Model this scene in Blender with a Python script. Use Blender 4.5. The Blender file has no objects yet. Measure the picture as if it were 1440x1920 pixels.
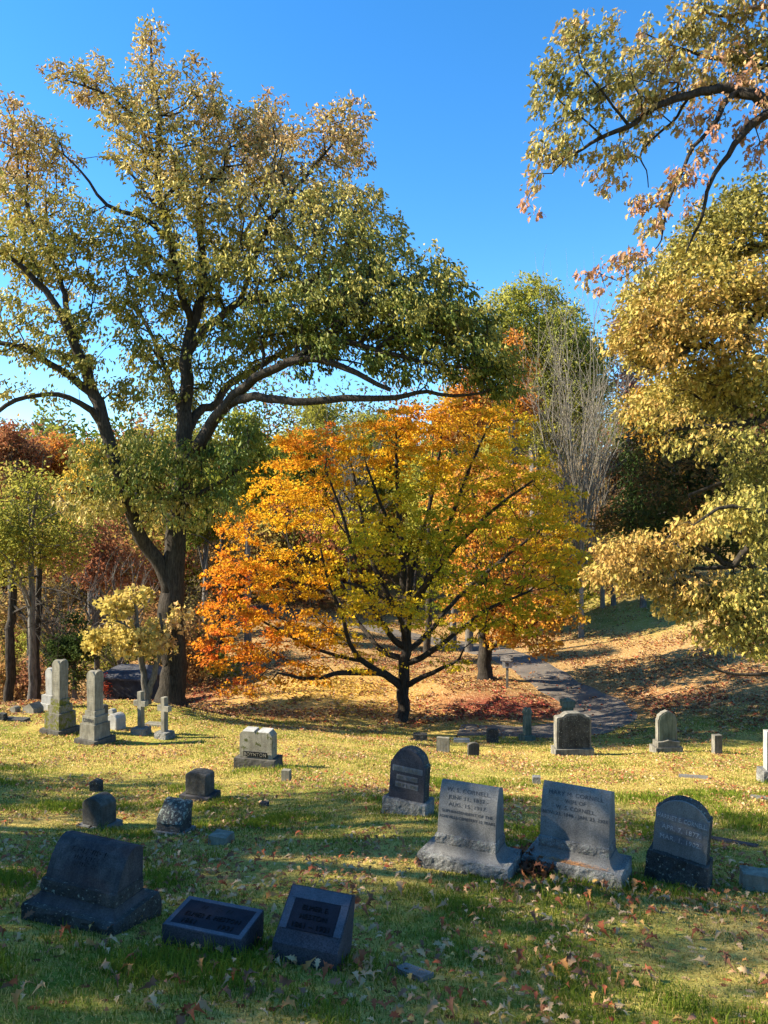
import bpy, bmesh, math, random
import numpy as np
from mathutils import Vector, Matrix, noise as mnoise
R = math.radians
sc = bpy.context.scene
COL = sc.collection
F = 1400.0                      # focal length in pixels of the 1440 x 1920 photograph
EYE = 1.6

def P(u, v, Y):
    """point at depth Y seen at photo pixel (u, v)"""
    return np.array([Y*(u-720)/F, Y, EYE - Y*(v-960)/F])

# ------------------------------------------------------------------ terrain
CP = []
def _w(x, y, z): CP.append((x, y, z))
def _p(u, v, Y): CP.append(tuple(P(u, v, Y)))
_w(0, 0, 0); _w(-6, 0, .25); _w(6, 0, -.35); _w(0, -8, 1.6); _w(-12, -6, 1.4); _w(12, -6, .6)
for q in [(160,1750,5.2),(400,1770,5.1),(575,1808,4.95),(1100,1850,4.9),(880,1640,7.2),(1095,1652,7.2),(1280,1662,7.3),
          (770,1528,9.8),(378,1498,12),(480,1450,14.5),(187,1553,9.7),(327,1562,9.4),(175,1403,18.5),(105,1385,19.5),
          (265,1382,20),(308,1390,19.5),(90,1332,24),(60,1312,27),(200,1310,27),(325,1312,25),(1420,1497,12.5),(1300,1457,15.2),(1007,1467,15),
          (1075,1415,19.5),(1253,1411,19.5),(1345,1411,19.5),(1440,1467,15.3),(831,1408,20),(887,1415,19.3),(923,1392,22),
          (988,1390,22.5),(787,1387,22.5),(700,1402,19.5),(600,1392,19),(450,1372,21),(1250,1390,22.5),(1400,1388,22.5),(20,1350,22),
          (500,1352,25.5),(400,1338,28),(600,1358,25.5),(755,1356,28),(850,1352,27.6),(950,1377,25.3),(1050,1378,25),(1150,1372,25.5),
          (850,1296,31),(760,1300,32),(912,1273,34),(951,1287,32.5),(1100,1340,28.5),(1040,1284,33.5),(960,1242,39),(850,1200,50),
          (1200,1330,28),(1400,1335,26),(1250,1250,34),(1400,1230,33),(1200,1175,44),(1110,1175,46),(1350,1150,42),(1150,1100,55),
          (1330,1062,62),(1330,1022,75),(1000,1110,65),(600,1305,31),(600,1242,38),(500,1205,46),(450,1155,55),(650,1155,58),
          (60,1330,33),(215,1335,33),(250,1328,30),(100,1262,45),(200,1200,60),(0,1180,62),(330,1190,58)]: _p(*q)
for q in [(-60,110,2),(0,110,1.5),(70,110,8),(-90,200,13),(0,200,13),(95,200,20),(40,85,0),(-40,85,-3),(40,40,-2),(-35,40,-6),
          (-14,10,-1.6),(-24,8,-1.2),(14,12,-3.3),(22,18,-3.8),(-22,22,-4.4),(-40,60,-6),(45,60,-.5),(-40,0,0),(40,0,-2),(-180,120,8),(180,120,14),
          (0,420,20),(-300,420,20),(300,420,22),(0,-30,3),(-300,0,2),(300,0,2)]: _w(*q)
CP = np.array(CP, float)
def _warp(xy):                  # compress distance so the spline stays calm far out
    r = np.hypot(xy[:, 0], xy[:, 1]) + 1e-9
    k = np.log1p(r/12.0)*12.0/r
    return xy*k[:, None]
def _tps(d): return np.where(d > 1e-9, d*d*np.log(np.maximum(d, 1e-9)), 0.0)
_W = _warp(CP[:, :2])
_n = len(CP)
_K = _tps(np.linalg.norm(_W[:, None]-_W[None], axis=2)) + np.eye(_n)*0.6
_A = np.zeros((_n+3, _n+3)); _A[:_n, :_n] = _K; _A[:_n, _n] = 1; _A[:_n, _n+1:] = _W; _A[_n, :_n] = 1; _A[_n+1:, :_n] = _W.T
_sol = np.linalg.solve(_A, np.concatenate([CP[:, 2], np.zeros(3)]))
def H(x, y):
    x = np.atleast_1d(np.asarray(x, float)); y = np.atleast_1d(np.asarray(y, float))
    out = np.empty(x.shape)
    fx, fy, fo = x.ravel(), y.ravel(), np.empty(x.size)
    for i in range(0, fx.size, 20000):
        w = _warp(np.stack([fx[i:i+20000], fy[i:i+20000]], 1))
        d = np.linalg.norm(w[:, None]-_W[None], axis=2)
        fo[i:i+20000] = _tps(d) @ _sol[:_n] + _sol[_n] + w @ _sol[_n+1:]
    rr = np.hypot(fx, fy)
    fo += 0.018*np.sin(fx*1.9+1.3*np.sin(fy*1.1))*np.sin(fy*2.3+fx*.4)*np.minimum(1, rr/4)
    return fo.reshape(out.shape)
def h1(x, y): return float(H(x, y)[0])
def hit(u, v, y0=3.0, y1=120.0):
    """where the view line through pixel (u, v) first meets the ground"""
    Y = np.geomspace(y0, y1, 500)
    d = (EYE - Y*(v-960)/F) - H(Y*(u-720)/F, Y)
    k = np.argmax(d < 0)
    if d[k] >= 0: k = len(Y)-1
    a = Y[max(k-1, 0)]; b = Y[k]
    for _ in range(20):
        m = (a+b)/2
        if (EYE - m*(v-960)/F) - h1(m*(u-720)/F, m) < 0: b = m
        else: a = m
    return np.array([b*(u-720)/F, b, h1(b*(u-720)/F, b)])

# ------------------------------------------------------------------ mesh helpers
def nodes(name, rough=.9):
    m = bpy.data.materials.new(name); m.use_nodes = True
    nt = m.node_tree; nt.nodes.clear()
    out = nt.nodes.new('ShaderNodeOutputMaterial')
    return m, nt, out
def N(nt, t, **kw):
    n = nt.nodes.new('ShaderNode'+t)
    for k, v in kw.items():
        if k in n.inputs: n.inputs[k].default_value = v
        else: setattr(n, k, v)
    return n
def ramp(nt, fac, stops, interp='LINEAR'):
    r = nt.nodes.new('ShaderNodeValToRGB'); r.color_ramp.interpolation = interp
    e = r.color_ramp.elements
    while len(e) > len(stops): e.remove(e[-1])
    while len(e) < len(stops): e.new(.5)
    for k, (p, c) in enumerate(stops):
        e[k].position = p; e[k].color = (*c, 1) if len(c) == 3 else c
    nt.links.new(fac, r.inputs[0]); return r.outputs[0]
def mix(nt, fac, a, b, mode='MIX'):
    m = nt.nodes.new('ShaderNodeMix'); m.data_type = 'RGBA'; m.blend_type = mode
    for s, x in ((0, fac), (6, a), (7, b)):
        if isinstance(x, (int, float)): m.inputs[s].default_value = x
        elif isinstance(x, tuple): m.inputs[s].default_value = (*x, 1)
        else: nt.links.new(x, m.inputs[s])
    return m.outputs[2]
def noise_n(nt, vec, scale, detail=4, rough=.55):
    n = N(nt, 'TexNoise', Scale=scale, Detail=detail, Roughness=rough)
    if vec is not None: nt.links.new(vec, n.inputs['Vector'])
    return n.outputs['Fac']

def raw_mesh(name, co, faces_flat, sizes, mat, cols=None, smooth=False):
    me = bpy.data.meshes.new(name)
    co = np.asarray(co, np.float32).reshape(-1, 3); ff = np.asarray(faces_flat, np.int32).ravel(); sizes = np.asarray(sizes, np.int32)
    me.vertices.add(len(co)); me.vertices.foreach_set('co', co.ravel())
    me.loops.add(len(ff)); me.loops.foreach_set('vertex_index', ff)
    me.polygons.add(len(sizes)); me.polygons.foreach_set('loop_start', np.concatenate([[0], np.cumsum(sizes)[:-1]]).astype(np.int32))
    try: me.polygons.foreach_set('loop_total', sizes)
    except Exception: pass
    me.update(calc_edges=True)
    if smooth: me.polygons.foreach_set('use_smooth', np.ones(len(sizes), bool))
    if cols is not None:
        at = me.attributes.new('tint', 'FLOAT_COLOR', 'FACE')
        c = np.ones((len(sizes), 4), np.float32); c[:, :3] = cols
        at.data.foreach_set('color', c.ravel())
    me.materials.append(mat)
    return me
def link(name, me, parent=None, loc=None):
    o = bpy.data.objects.new(name, me); COL.objects.link(o)
    if parent is not None: o.parent = parent
    if loc is not None: o.location = loc
    return o
def tag(o, label=None, cat=None, group=None, kind=None):
    if label: o['label'] = label
    if cat: o['category'] = cat
    if group: o['group'] = group
    if kind: o['kind'] = kind
    return o
def thing(name, label, cat, loc, yaw=0, roll=0, pitch=0, group=None):
    o = bpy.data.objects.new(name, None); o.empty_display_size = .2; COL.objects.link(o)
    o.location = tuple(float(c) for c in loc)
    o.rotation_mode = 'XYZ'
    o.rotation_euler = (Matrix.Rotation(R(yaw), 3, 'Z') @ Matrix.Rotation(R(pitch), 3, 'X') @ Matrix.Rotation(R(roll), 3, 'Y')).to_euler('XYZ')
    return tag(o, label, cat, group)

# ------------------------------------------------------------------ camera, sun, sky
cam = bpy.data.cameras.new('camera'); co_ = bpy.data.objects.new('camera', cam); COL.objects.link(co_)
cam.sensor_fit = 'VERTICAL'; cam.sensor_height = 24.0; cam.lens = F/1920*24.0; cam.clip_end = 2000; cam.clip_start = .05
co_.location = (0, 0, EYE); co_.rotation_euler = (R(90), 0, 0); sc.camera = co_
SUN_AZ, SUN_EL = 2.0, 33.0      # to the photographer's side, a little ahead of it
sd = Vector((-math.cos(R(SUN_EL))*math.cos(R(SUN_AZ)), math.cos(R(SUN_EL))*math.sin(R(SUN_AZ)), math.sin(R(SUN_EL))))
sl = bpy.data.lights.new('sun', 'SUN'); sl.energy = 5.0; sl.angle = R(.53); sl.color = (1.0, .91, .74)
so = bpy.data.objects.new('sun', sl); COL.objects.link(so); so.rotation_euler = (-sd).to_track_quat('-Z', 'Y').to_euler(); so.location = (-30, 5, 30)
w = bpy.data.worlds.new('World'); sc.world = w; w.use_nodes = True
nt = w.node_tree; bg = nt.nodes['Background']
sky = nt.nodes.new('ShaderNodeTexSky'); sky.sky_type = 'NISHITA'; sky.sun_disc = False
sky.sun_elevation = R(SUN_EL); sky.sun_rotation = math.atan2(sd.x, sd.y)
sky.air_density = 1.0; sky.dust_density = .1; sky.ozone_density = 3.0; sky.altitude = 600
hs = nt.nodes.new('ShaderNodeHueSaturation'); hs.inputs['Saturation'].default_value = 1.3; nt.links.new(sky.outputs[0], hs.inputs['Color']); nt.links.new(hs.outputs[0], bg.inputs[0]); bg.inputs[1].default_value = .118
sc.view_settings.view_transform = 'Standard'; sc.view_settings.look = 'None'; sc.view_settings.exposure = 1.52; sc.view_settings.gamma = 1
cy = sc.cycles; cy.max_bounces = 6; cy.diffuse_bounces = 1; cy.transmission_bounces = 3; cy.glossy_bounces = 2; cy.transparent_max_bounces = 4
cy.use_denoising = True
# ------------------------------------------------------------------ ground sheet, path, grass, leaf litter
def zone(x, y):
    """litter share (0 lawn .. 1 deep leaves) and redness of the litter on the ground at x, y"""
    d = np.where(x > 0, .10*x, -.15*x) + (y-24.5) - np.where(x < 0, 0, -.6)
    lit = np.clip(d/7.0, 0, 1)*.75 + .22
    px = x - .5; bank = np.exp(-((x-4.3)/2.6)**2 - ((y-29.2)/1.9)**2)
    bank += .35*np.exp(-((x-9)/4.5)**2 - ((y-28.5)/3.0)**2) + .7*np.exp(-((x+8.6)/2.0)**2 - ((y-34)/3.0)**2)
    yel = np.exp(-((x+2.5)/3.6)**2 - ((y-32.5)/3.5)**2)
    lawn2 = .9*np.exp(-((x-15)/8)**2 - ((y-54)/7)**2) + np.exp(-((x-17)/6)**2 - ((y-44)/5.5)**2) + np.exp(-((x-26)/9)**2 - ((y-66)/9)**2)
    lit = np.clip(lit - .55*np.clip(lawn2, 0, 1), .05, 1)
    return lit, np.clip(bank, 0, 1), np.clip(yel, 0, 1)

ys = [-12.0]
while ys[-1] < 30: ys.append(ys[-1] + (.5 if ys[-1] < 1 else .16 if ys[-1] < 12 else .26))
while ys[-1] < 600: ys.append(ys[-1]*1.018)
ys = np.array(ys)
t = np.linspace(-1, 1, 281); t = np.sign(t)*np.abs(t)**1.25
half = np.maximum(ys, 0)*1.15 + 26
gx = t[None, :]*half[:, None]; gy = np.repeat(ys[:, None], len(t), 1)
gz = H(gx, gy)
nr, nc = gx.shape
idx = np.arange(nr*nc).reshape(nr, nc)
quads = np.stack([idx[:-1, :-1], idx[:-1, 1:], idx[1:, 1:], idx[1:, :-1]], -1).reshape(-1, 4)

def leafy(nt, vec, scale, size):
    """cells with random colour, cut to leaf-like flecks: returns (random value, mask)"""
    vo = N(nt, 'TexVoronoi', Scale=scale); nt.links.new(vec, vo.inputs['Vector'])
    m = N(nt, 'Math', operation='LESS_THAN'); nt.links.new(vo.outputs['Distance'], m.inputs[0]); m.inputs[1].default_value = size
    s = N(nt, 'SeparateColor'); nt.links.new(vo.outputs['Color'], s.inputs[0])
    return s.outputs[0], m.outputs[0], s.outputs[1]
def ground_material():
    m, nt, out = nodes('lawn_with_leaf_litter')
    L = nt.links.new
    geo = N(nt, 'NewGeometry'); pos = geo.outputs['Position']
    lit = N(nt, 'Attribute', attribute_name='litter').outputs['Fac']
    red = N(nt, 'Attribute', attribute_name='redness').outputs['Fac']
    yel = N(nt, 'Attribute', attribute_name='yellowness').outputs['Fac']
    patch = noise_n(nt, pos, .45, 5, .6); fine = noise_n(nt, pos, 9, 6, .7); tiny = noise_n(nt, pos, 60, 3, .7)
    g = ramp(nt, patch, [(.36, (.17, .21, .035)), (.50, (.40, .35, .08)), (.66, (.60, .43, .14))])
    g2 = ramp(nt, fine, [(.3, (.45, .42, .35)), (.55, (1, 1, 1)), (.75, (1.25, 1.2, 1.1))])
    base = mix(nt, 1.0, g, g2, 'MULTIPLY')
    base = mix(nt, 1.0, base, ramp(nt, tiny, [(.3, (.55, .55, .5)), (.6, (1.15, 1.15, 1.1))]), 'MULTIPLY')
    tan = ramp(nt, noise_n(nt, pos, 14, 3, .8), [(.3, (.14, .075, .03)), (.45, (.31, .19, .07)), (.6, (.46, .30, .12)), (.75, (.24, .12, .045))])
    tan = mix(nt, red, tan, ramp(nt, fine, [(.3, (.13, .03, .022)), (.55, (.32, .085, .055)), (.75, (.46, .17, .11))]))
    tan = mix(nt, yel, tan, ramp(nt, fine, [(.3, (.42, .24, .05)), (.6, (.72, .45, .10))]))
    bed = mix(nt, 1.0, tan, ramp(nt, tiny, [(.3, (.5, .5, .5)), (.6, (1.15, 1.15, 1.15))]), 'MULTIPLY')
    thr = N(nt, 'MapRange'); L(fine, thr.inputs[0]); thr.inputs[1].default_value = .35; thr.inputs[2].default_value = .65
    thr.inputs[3].default_value = -.25; thr.inputs[4].default_value = .25
    add = N(nt, 'Math', operation='ADD'); L(thr.outputs[0], add.inputs[0]); L(lit, add.inputs[1])
    cl = N(nt, 'MapRange'); L(add.outputs[0], cl.inputs[0]); cl.inputs[1].default_value = .3; cl.inputs[2].default_value = .75
    col = mix(nt, cl.outputs[0], base, bed)
    rnd, msk, keep = leafy(nt, pos, 11, .36)
    lc = ramp(nt, rnd, [(0, (.16, .06, .03)), (.25, (.40, .19, .07)), (.5, (.60, .36, .17)), (.7, (.34, .10, .04)), (.85, (.66, .45, .26)), (1, (.25, .12, .06))], 'CONSTANT')
    kk = N(nt, 'Math', operation='LESS_THAN'); L(keep, kk.inputs[0]); L(lit, kk.inputs[1])
    mm = N(nt, 'Math', operation='MULTIPLY'); L(msk, mm.inputs[0]); L(kk.outputs[0], mm.inputs[1])
    col = mix(nt, mm.outputs[0], col, lc)
    b = N(nt, 'BsdfPrincipled', Roughness=.95); L(col, b.inputs['Base Color'])
    b.inputs['Specular IOR Level'].default_value = 0
    bp = N(nt, 'Bump', Strength=.9, Distance=.05); L(fine, bp.inputs['Height']); L(bp.outputs[0], b.inputs['Normal'])
    L(b.outputs[0], out.inputs[0]); return m
GM = ground_material()
me = raw_mesh('ground', np.stack([gx, gy, gz], -1).reshape(-1, 3), quads.ravel(), np.full(len(quads), 4), GM, smooth=True)
zl, zr, zy = zone(gx.ravel(), gy.ravel())
for nm, arr in (('litter', zl), ('redness', zr), ('yellowness', zy)):
    a = me.attributes.new(nm, 'FLOAT', 'POINT'); a.data.foreach_set('value', arr.astype(np.float32))
tag(link('ground', me), kind='structure')

# path: dark worn asphalt draped over the valley floor
def catmull(pts, n=14):
    pts = np.array(pts, float); pts = np.vstack([2*pts[0]-pts[1], pts, 2*pts[-1]-pts[-2]])
    out = []
    for i in range(1, len(pts)-2):
        for s in np.arange(n)/n:
            p0, p1, p2, p3 = pts[i-1:i+3]
            out.append(.5*((2*p1)+(-p0+p2)*s+(2*p0-5*p1+4*p2-p3)*s*s+(-p0+3*p1-3*p2+p3)*s**3))
    out.append(pts[-2]); return np.array(out)
def road(name, ctrl, wid, mat):
    c = catmull(ctrl, 24); tg = np.gradient(c[:, :2], axis=0); tg /= np.linalg.norm(tg, axis=1)[:, None]
    nv = np.stack([-tg[:, 1], tg[:, 0]], 1)
    k = 15; s = np.linspace(-1, 1, k)
    wv = wid/2*(1+.05*np.sin(np.arange(len(c))*.35))
    xy = c[:, None, :2] + nv[:, None]*s[None, :, None]*wv[:, None, None]
    z = H(xy[..., 0], xy[..., 1]) + .045 - .04*np.abs(s)[None]**6
    ii = np.arange(len(c)*k).reshape(len(c), k)
    q = np.stack([ii[:-1, :-1], ii[:-1, 1:], ii[1:, 1:], ii[1:, :-1]], -1).reshape(-1, 4)
    me = raw_mesh(name, np.concatenate([xy, z[..., None]], -1).reshape(-1, 3), q.ravel(), np.full(len(q), 4), mat, smooth=True)
    return tag(link(name, me), kind='structure'), c
def asphalt():
    m, nt, out = nodes('worn_asphalt'); L = nt.links.new
    pos = N(nt, 'NewGeometry').outputs['Position']
    c = ramp(nt, noise_n(nt, pos, 1.1, 6, .65), [(.3, (.08, .066, .052)), (.6, (.16, .13, .10)), (.8, (.24, .19, .14))])
    c = mix(nt, 1.0, c, ramp(nt, noise_n(nt, pos, 80, 3, .6), [(.3, (.6, .6, .6)), (.7, (1.2, 1.2, 1.2))]), 'MULTIPLY')
    rnd, msk, keep = leafy(nt, pos, 7, .22)
    k = N(nt, 'Math', operation='LESS_THAN'); L(keep, k.inputs[0]); k.inputs[1].default_value = .2
    mm = N(nt, 'Math', operation='MULTIPLY'); L(msk, mm.inputs[0]); L(k.outputs[0], mm.inputs[1])
    c = mix(nt, mm.outputs[0], c, ramp(nt, rnd, [(0, (.35, .17, .07)), (.4, (.55, .36, .17)), (.7, (.2, .08, .04))], 'CONSTANT'))
    b = N(nt, 'BsdfPrincipled', Roughness=.85); L(c, b.inputs['Base Color'])
    bp = N(nt, 'Bump', Strength=.5, Distance=.02); L(noise_n(nt, pos, 60, 4), bp.inputs['Height']); L(bp.outputs[0], b.inputs['Normal'])
    L(b.outputs[0], out.inputs[0]); return m
rd = [(2.6, 25.8), (4.0, 25.55), (5.5, 25.5), (7.9, 27.2), (8.3, 30.0), (7.7, 33.5), (7.3, 38), (6.0, 44), (3, 50), (-3, 55), (-12, 60)]
path_o, PATH = road('path', rd, 2.3, asphalt())
def road_dist(x, y):
    d = np.full(x.shape, 1e9)
    for p in PATH[::3]: d = np.minimum(d, np.hypot(x-p[0], y-p[1]))
    return d

def tint_mat(name, trans=.4, rough=.7, spec=.2):
    m, nt, out = nodes(name); L = nt.links.new
    c = N(nt, 'Attribute', attribute_name='tint').outputs['Color']
    b = N(nt, 'BsdfPrincipled', Roughness=rough); b.inputs['Specular IOR Level'].default_value = spec
    L(c, b.inputs['Base Color'])
    if trans > 0:
        tr = N(nt, 'BsdfTranslucent'); L(c, tr.inputs[0])
        mx = N(nt, 'MixShader'); mx.inputs[0].default_value = trans; L(b.outputs[0], mx.inputs[1]); L(tr.outputs[0], mx.inputs[2])
        L(mx.outputs[0], out.inputs[0])
    else: L(b.outputs[0], out.inputs[0])
    return m
GRASS = tint_mat('grass_blade', .45, .9, .0); LEAF = tint_mat('autumn_leaf', .45, .7, .08); DRY = tint_mat('dry_leaf', .2, .85, .04)

def fnoise(p, s, seed=0):
    r = np.random.RandomState(seed+77); o = np.zeros(len(p))
    for _ in range(6):
        k = r.normal(size=p.shape[1]); k /= np.linalg.norm(k); o += np.sin((p @ k)*s*r.uniform(.6, 1.9)+r.uniform(0, 6.28))
    return o/6**.5

def grass_mesh(name, n, y0, y1, hmin, hmax, seed, tall=False):
    rg = np.random.RandomState(seed)
    y = rg.uniform(y0, y1, n); x = rg.uniform(-1, 1, n)*(y*.56+.8)
    lit, red, yel = zone(x, y)
    pn = fnoise(np.stack([x, y], 1), 1.6, 3) + .6*fnoise(np.stack([x, y], 1), 5.0, 4)
    keep = rg.uniform(size=n) < np.clip(.75+.3*pn - (y-21)*.08, .08, 1)
    if tall: keep = pn + rg.normal(size=n)*.45 > 1.25
    x, y, pn = x[keep], y[keep], pn[keep]; n = len(x)
    z = H(x, y)
    hgt = rg.uniform(hmin, hmax, n)*(1+.35*np.clip(pn, -1, 1)); wd = (.0028+.00075*y)*rg.uniform(.7, 1.3, n)
    a = rg.uniform(0, 6.28, n); lean = rg.uniform(.1, 1.0, n); la = rg.uniform(0, 6.28, n)
    dx, dy = np.cos(a)*wd/2, np.sin(a)*wd/2; lx, ly = np.cos(la)*lean*hgt, np.sin(la)*lean*hgt
    co = np.zeros((n, 5, 3)); b = np.stack([x, y, z-.01], 1)
    co[:, 0] = b + np.stack([dx, dy, 0*x], 1); co[:, 1] = b - np.stack([dx, dy, 0*x], 1)
    mid = b + np.stack([lx*.35, ly*.35, hgt*.62], 1)
    co[:, 2] = mid - np.stack([dx, dy, 0*x], 1)*.8; co[:, 3] = mid + np.stack([dx, dy, 0*x], 1)*.8
    co[:, 4] = b + np.stack([lx, ly, hgt*(1.05-.3*lean)], 1)
    i = np.arange(n)[:, None]*5
    fa = np.concatenate([i+np.array([[0, 1, 2, 3]]), i+np.array([[3, 2, 4]])], 1).ravel()
    sz = np.tile([4, 3], n)
    gr = np.array([.085, .135, .014]); gy = np.array([.21, .235, .030]); st = np.array([.62, .49, .17]); br = np.array([.28, .17, .055])
    q = rg.uniform(size=n) + .18*pn; far = np.clip((y-8)/10, 0, 1)
    green = np.clip(.56 + .30*pn - .36*np.clip((y-7.5)/8, 0, 1), .08, .94)
    c = np.where((rg.uniform(size=n) < green)[:, None], gr + (gy-gr)*np.clip(rg.uniform(size=n)+.35*far, 0, 1)[:, None], st + (br-st)*(rg.uniform(size=n)**2)[:, None])
    c *= rg.uniform(.8, 1.2, n)[:, None]*(1+.35*far)[:, None]
    if tall: c = gr*1.3 + (gy-gr)*rg.uniform(size=n)[:, None]
    me = raw_mesh(name, co, fa, sz, GRASS, np.repeat(c, 2, 0))
    return tag(link(name, me), kind='stuff')
g_ = grass_mesh('grass', 430000, 3.2, 27, .022, .055, 5)
tag(g_, 'short green and straw coloured lawn grass between the gravestones', 'grass')
g2_ = grass_mesh('grass_tufts', 230000, 3.3, 15, .05, .10, 6, tall=True)
tag(g2_, 'longer fresh green grass tufts standing up from the lawn', 'grass')

# leaf outlines (unit length, petiole at origin, tip at +y)
OAK = np.array([(0, -.12), (.08, .14), (.20, .20), (.12, .32), (.30, .46), (.15, .54), (.25, .74), (.12, .76), (.03, 1),
                (-.10, .80), (-.22, .78), (-.13, .56), (-.28, .50), (-.10, .34), (-.22, .24), (-.07, .16)], float)
OAK_F = [[0, 1, 3, 13, 15], [1, 2, 3], [15, 13, 14], [3, 5, 11, 13], [3, 4, 5], [11, 12, 13], [5, 7, 9, 11], [5, 6, 7], [9, 10, 11], [7, 8, 9]]
SIMPLE = np.array([(0, 0), (.24, .38), (.16, .72), (0, 1), (-.16, .72), (-.24, .38)], float)
SIMPLE_F = [[0, 1, 2, 3], [0, 3, 4, 5]]
STAR = np.array([(0, 0), (.34, .12), (.50, .50), (.20, .55), (0, 1), (-.20, .55), (-.50, .50), (-.34, .12)], float)
STAR_F = [[0, 1, 2, 3], [0, 3, 4, 5], [0, 5, 6, 7]]
def bend(tpl, k=.18, fold=.12, rg=None):
    x, y = tpl[:, 0], tpl[:, 1]
    return np.stack([x, y, fold*np.abs(x)*2 - k*(y-.5)**2*2 + (0 if rg is None else rg.uniform(-.04, .04, len(x)))], 1)
def leaf_arrays(pos, axis, nrm, size, tpl, faces, seeds=None):
    """many leaves at once: returns vertices, flat faces, face sizes, faces per leaf"""
    n = len(pos)
    axis = axis/np.linalg.norm(axis, axis=1)[:, None]
    sx = np.cross(axis, nrm); sx /= np.maximum(np.linalg.norm(sx, axis=1), 1e-6)[:, None]
    nn = np.cross(sx, axis)
    v = tpl[None, :, 0:1]*sx[:, None] + tpl[None, :, 1:2]*axis[:, None] + tpl[None, :, 2:3]*nn[:, None]
    v = v*size[:, None, None] + pos[:, None]
    k = tpl.shape[0]; fl = np.concatenate([np.array(f) for f in faces]); sz = np.array([len(f) for f in faces])
    ff = (np.arange(n)[:, None]*k + fl[None]).ravel()
    return v, ff, np.tile(sz, n), len(faces)

TAN = np.array([(.50, .27, .13), (.62, .40, .22), (.36, .17, .07), (.24, .10, .05), (.56, .38, .20), (.42, .11, .05), (.30, .15, .09), (.55, .33, .10)])
def litter_mesh(name, n, y0, y1, seed, mat, s0=.07, s1=.13, tpl=OAK, fc=OAK_F, power=1.0, wide=.56, lift=.03, dens=None, pal=TAN, flat=.5):
    rg = np.random.RandomState(seed)
    y = y0 + (y1-y0)*rg.uniform(size=n)**power; x = rg.uniform(-1, 1, n)*(y*wide+1)
    lit, red, yel = zone(x, y)
    cl = fnoise(np.stack([x, y], 1), 1.3, 9) + .7*fnoise(np.stack([x, y], 1), 4.0, 12)
    keep = rg.uniform(size=n) < np.clip((.45+.45*cl)*(lit+.55+.5*np.clip((11-y)/4, 0, 1)), .04, 1)
    keep &= (road_dist(x, y) > 1.7) | (rg.uniform(size=n) < .06)
    if tpl is SIMPLE: keep &= rg.uniform(size=n) < np.clip((lit-.24)*2.2, .03, 1)
    keep &= (y > 8.5) | (rg.uniform(size=n) < .75)
    x, y, red, yel = x[keep], y[keep], red[keep], yel[keep]; n = len(x)
    z = H(x, y) + rg.uniform(.3, 1, n)*(lift+.035*np.clip((10-y)/5, 0, 1)) + .05*(road_dist(x, y) < 1.75)
    a = rg.uniform(0, 6.28, n)
    ax = np.stack([np.cos(a), np.sin(a), rg.normal(size=n)*.35], 1)
    nm = np.stack([rg.normal(size=n)*flat, rg.normal(size=n)*flat, np.ones(n)], 1)
    v, ff, sz, k = leaf_arrays(np.stack([x, y, z], 1), ax, nm, rg.uniform(s0, s1, n), bend(tpl, .35, .3), fc)
    c = pal[rg.randint(0, len(pal), n)]*rg.uniform(.75, 1.2, n)[:, None]
    rr = (rg.uniform(size=n) < red*.85)[:, None]; yy = (rg.uniform(size=n) < yel*.85)[:, None]
    c = np.where(rr, np.array([.36, .085, .06])*rg.uniform(.5, 1.5, n)[:, None], c); c = np.where(yy, np.array([.66, .42, .09])*rg.uniform(.7, 1.2, n)[:, None], c)
    return raw_mesh(name, v, ff, sz, mat, np.repeat(c, k, 0))
lm = litter_mesh('fallen_leaves', 85000, 3.2, 27, 21, DRY, .04, .09, power=.62)
tag(link('fallen_leaves', lm), 'dry brown and tan leaves scattered over the lawn', 'fallen leaves', kind='stuff')
lm = litter_mesh('leaf_litter', 150000, 22, 62, 22, DRY, .09, .17, SIMPLE, SIMPLE_F, 1.3, .62, .05)
tag(link('leaf_litter', lm), 'thick orange and brown leaf litter over the valley slopes', 'leaf litter', kind='stuff')

# single leaves lying closest to the camera, each an object
rg = np.random.RandomState(40)
variants = []
for k, (nm, c) in enumerate([('tan', (.50, .30, .16)), ('pale tan', (.56, .38, .20)), ('red brown', (.36, .11, .05)), ('dark brown', (.20, .10, .06)), ('orange brown', (.52, .24, .08))]):
    for j in range(2):
        tp = bend(OAK, [.7, 1.3][j], [.7, .4][j], rg)
        v, ff, sz, kk = leaf_arrays(np.zeros((1, 3)), np.array([[0., 1, 0]]), np.array([[0., 0, 1]]), np.array([1.]), tp, OAK_F)
        variants.append((nm, raw_mesh('fallen_leaf', v, ff, sz, DRY, np.repeat(np.array([c]), kk, 0))))
clus = [(2.0,6.75),(1.5,6.75),(.6,6.65),(1.1,6.7),(1.0,6.75),(1.9,6.6),(2.4,6.7),(.0,4.75),(-.35,4.8),(-1.75,4.85),(1.25,4.9),(-1.0,4.3),(-.95,4.15),(2.6,5.1),(-1.3,7.9),(.35,6.9),(1.75,6.95),(2.1,6.9),(2.7,6.6),(-2.4,8.3),(-.1,6.0),(1.0,6.85),(3.1,6.2),(.9,7.35)]
for i in range(285):
    if i < 165:
        y = 3.75 + 4.6*rg.uniform()**1.1; x = rg.uniform(-1, 1)*y*.53
    else:
        c = clus[rg.randint(len(clus))]; x = c[0]+rg.normal()*.2; y = c[1]+rg.normal()*.14
    nm, mm_ = variants[rg.randint(len(variants))]
    o = bpy.data.objects.new('fallen_leaf', mm_); COL.objects.link(o)
    s = rg.uniform(.065, .125); o.scale = (s, s, s)
    o.location = (x, y, h1(x, y)+rg.uniform(.045, .08)); o.rotation_euler = (rg.normal()*.45, rg.normal()*.45, rg.uniform(0, 6.28))
    tag(o, nm+' lobed oak leaf lying on the nearest grass', 'fallen leaf', nm+' leaves lying on the nearest grass')

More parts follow.
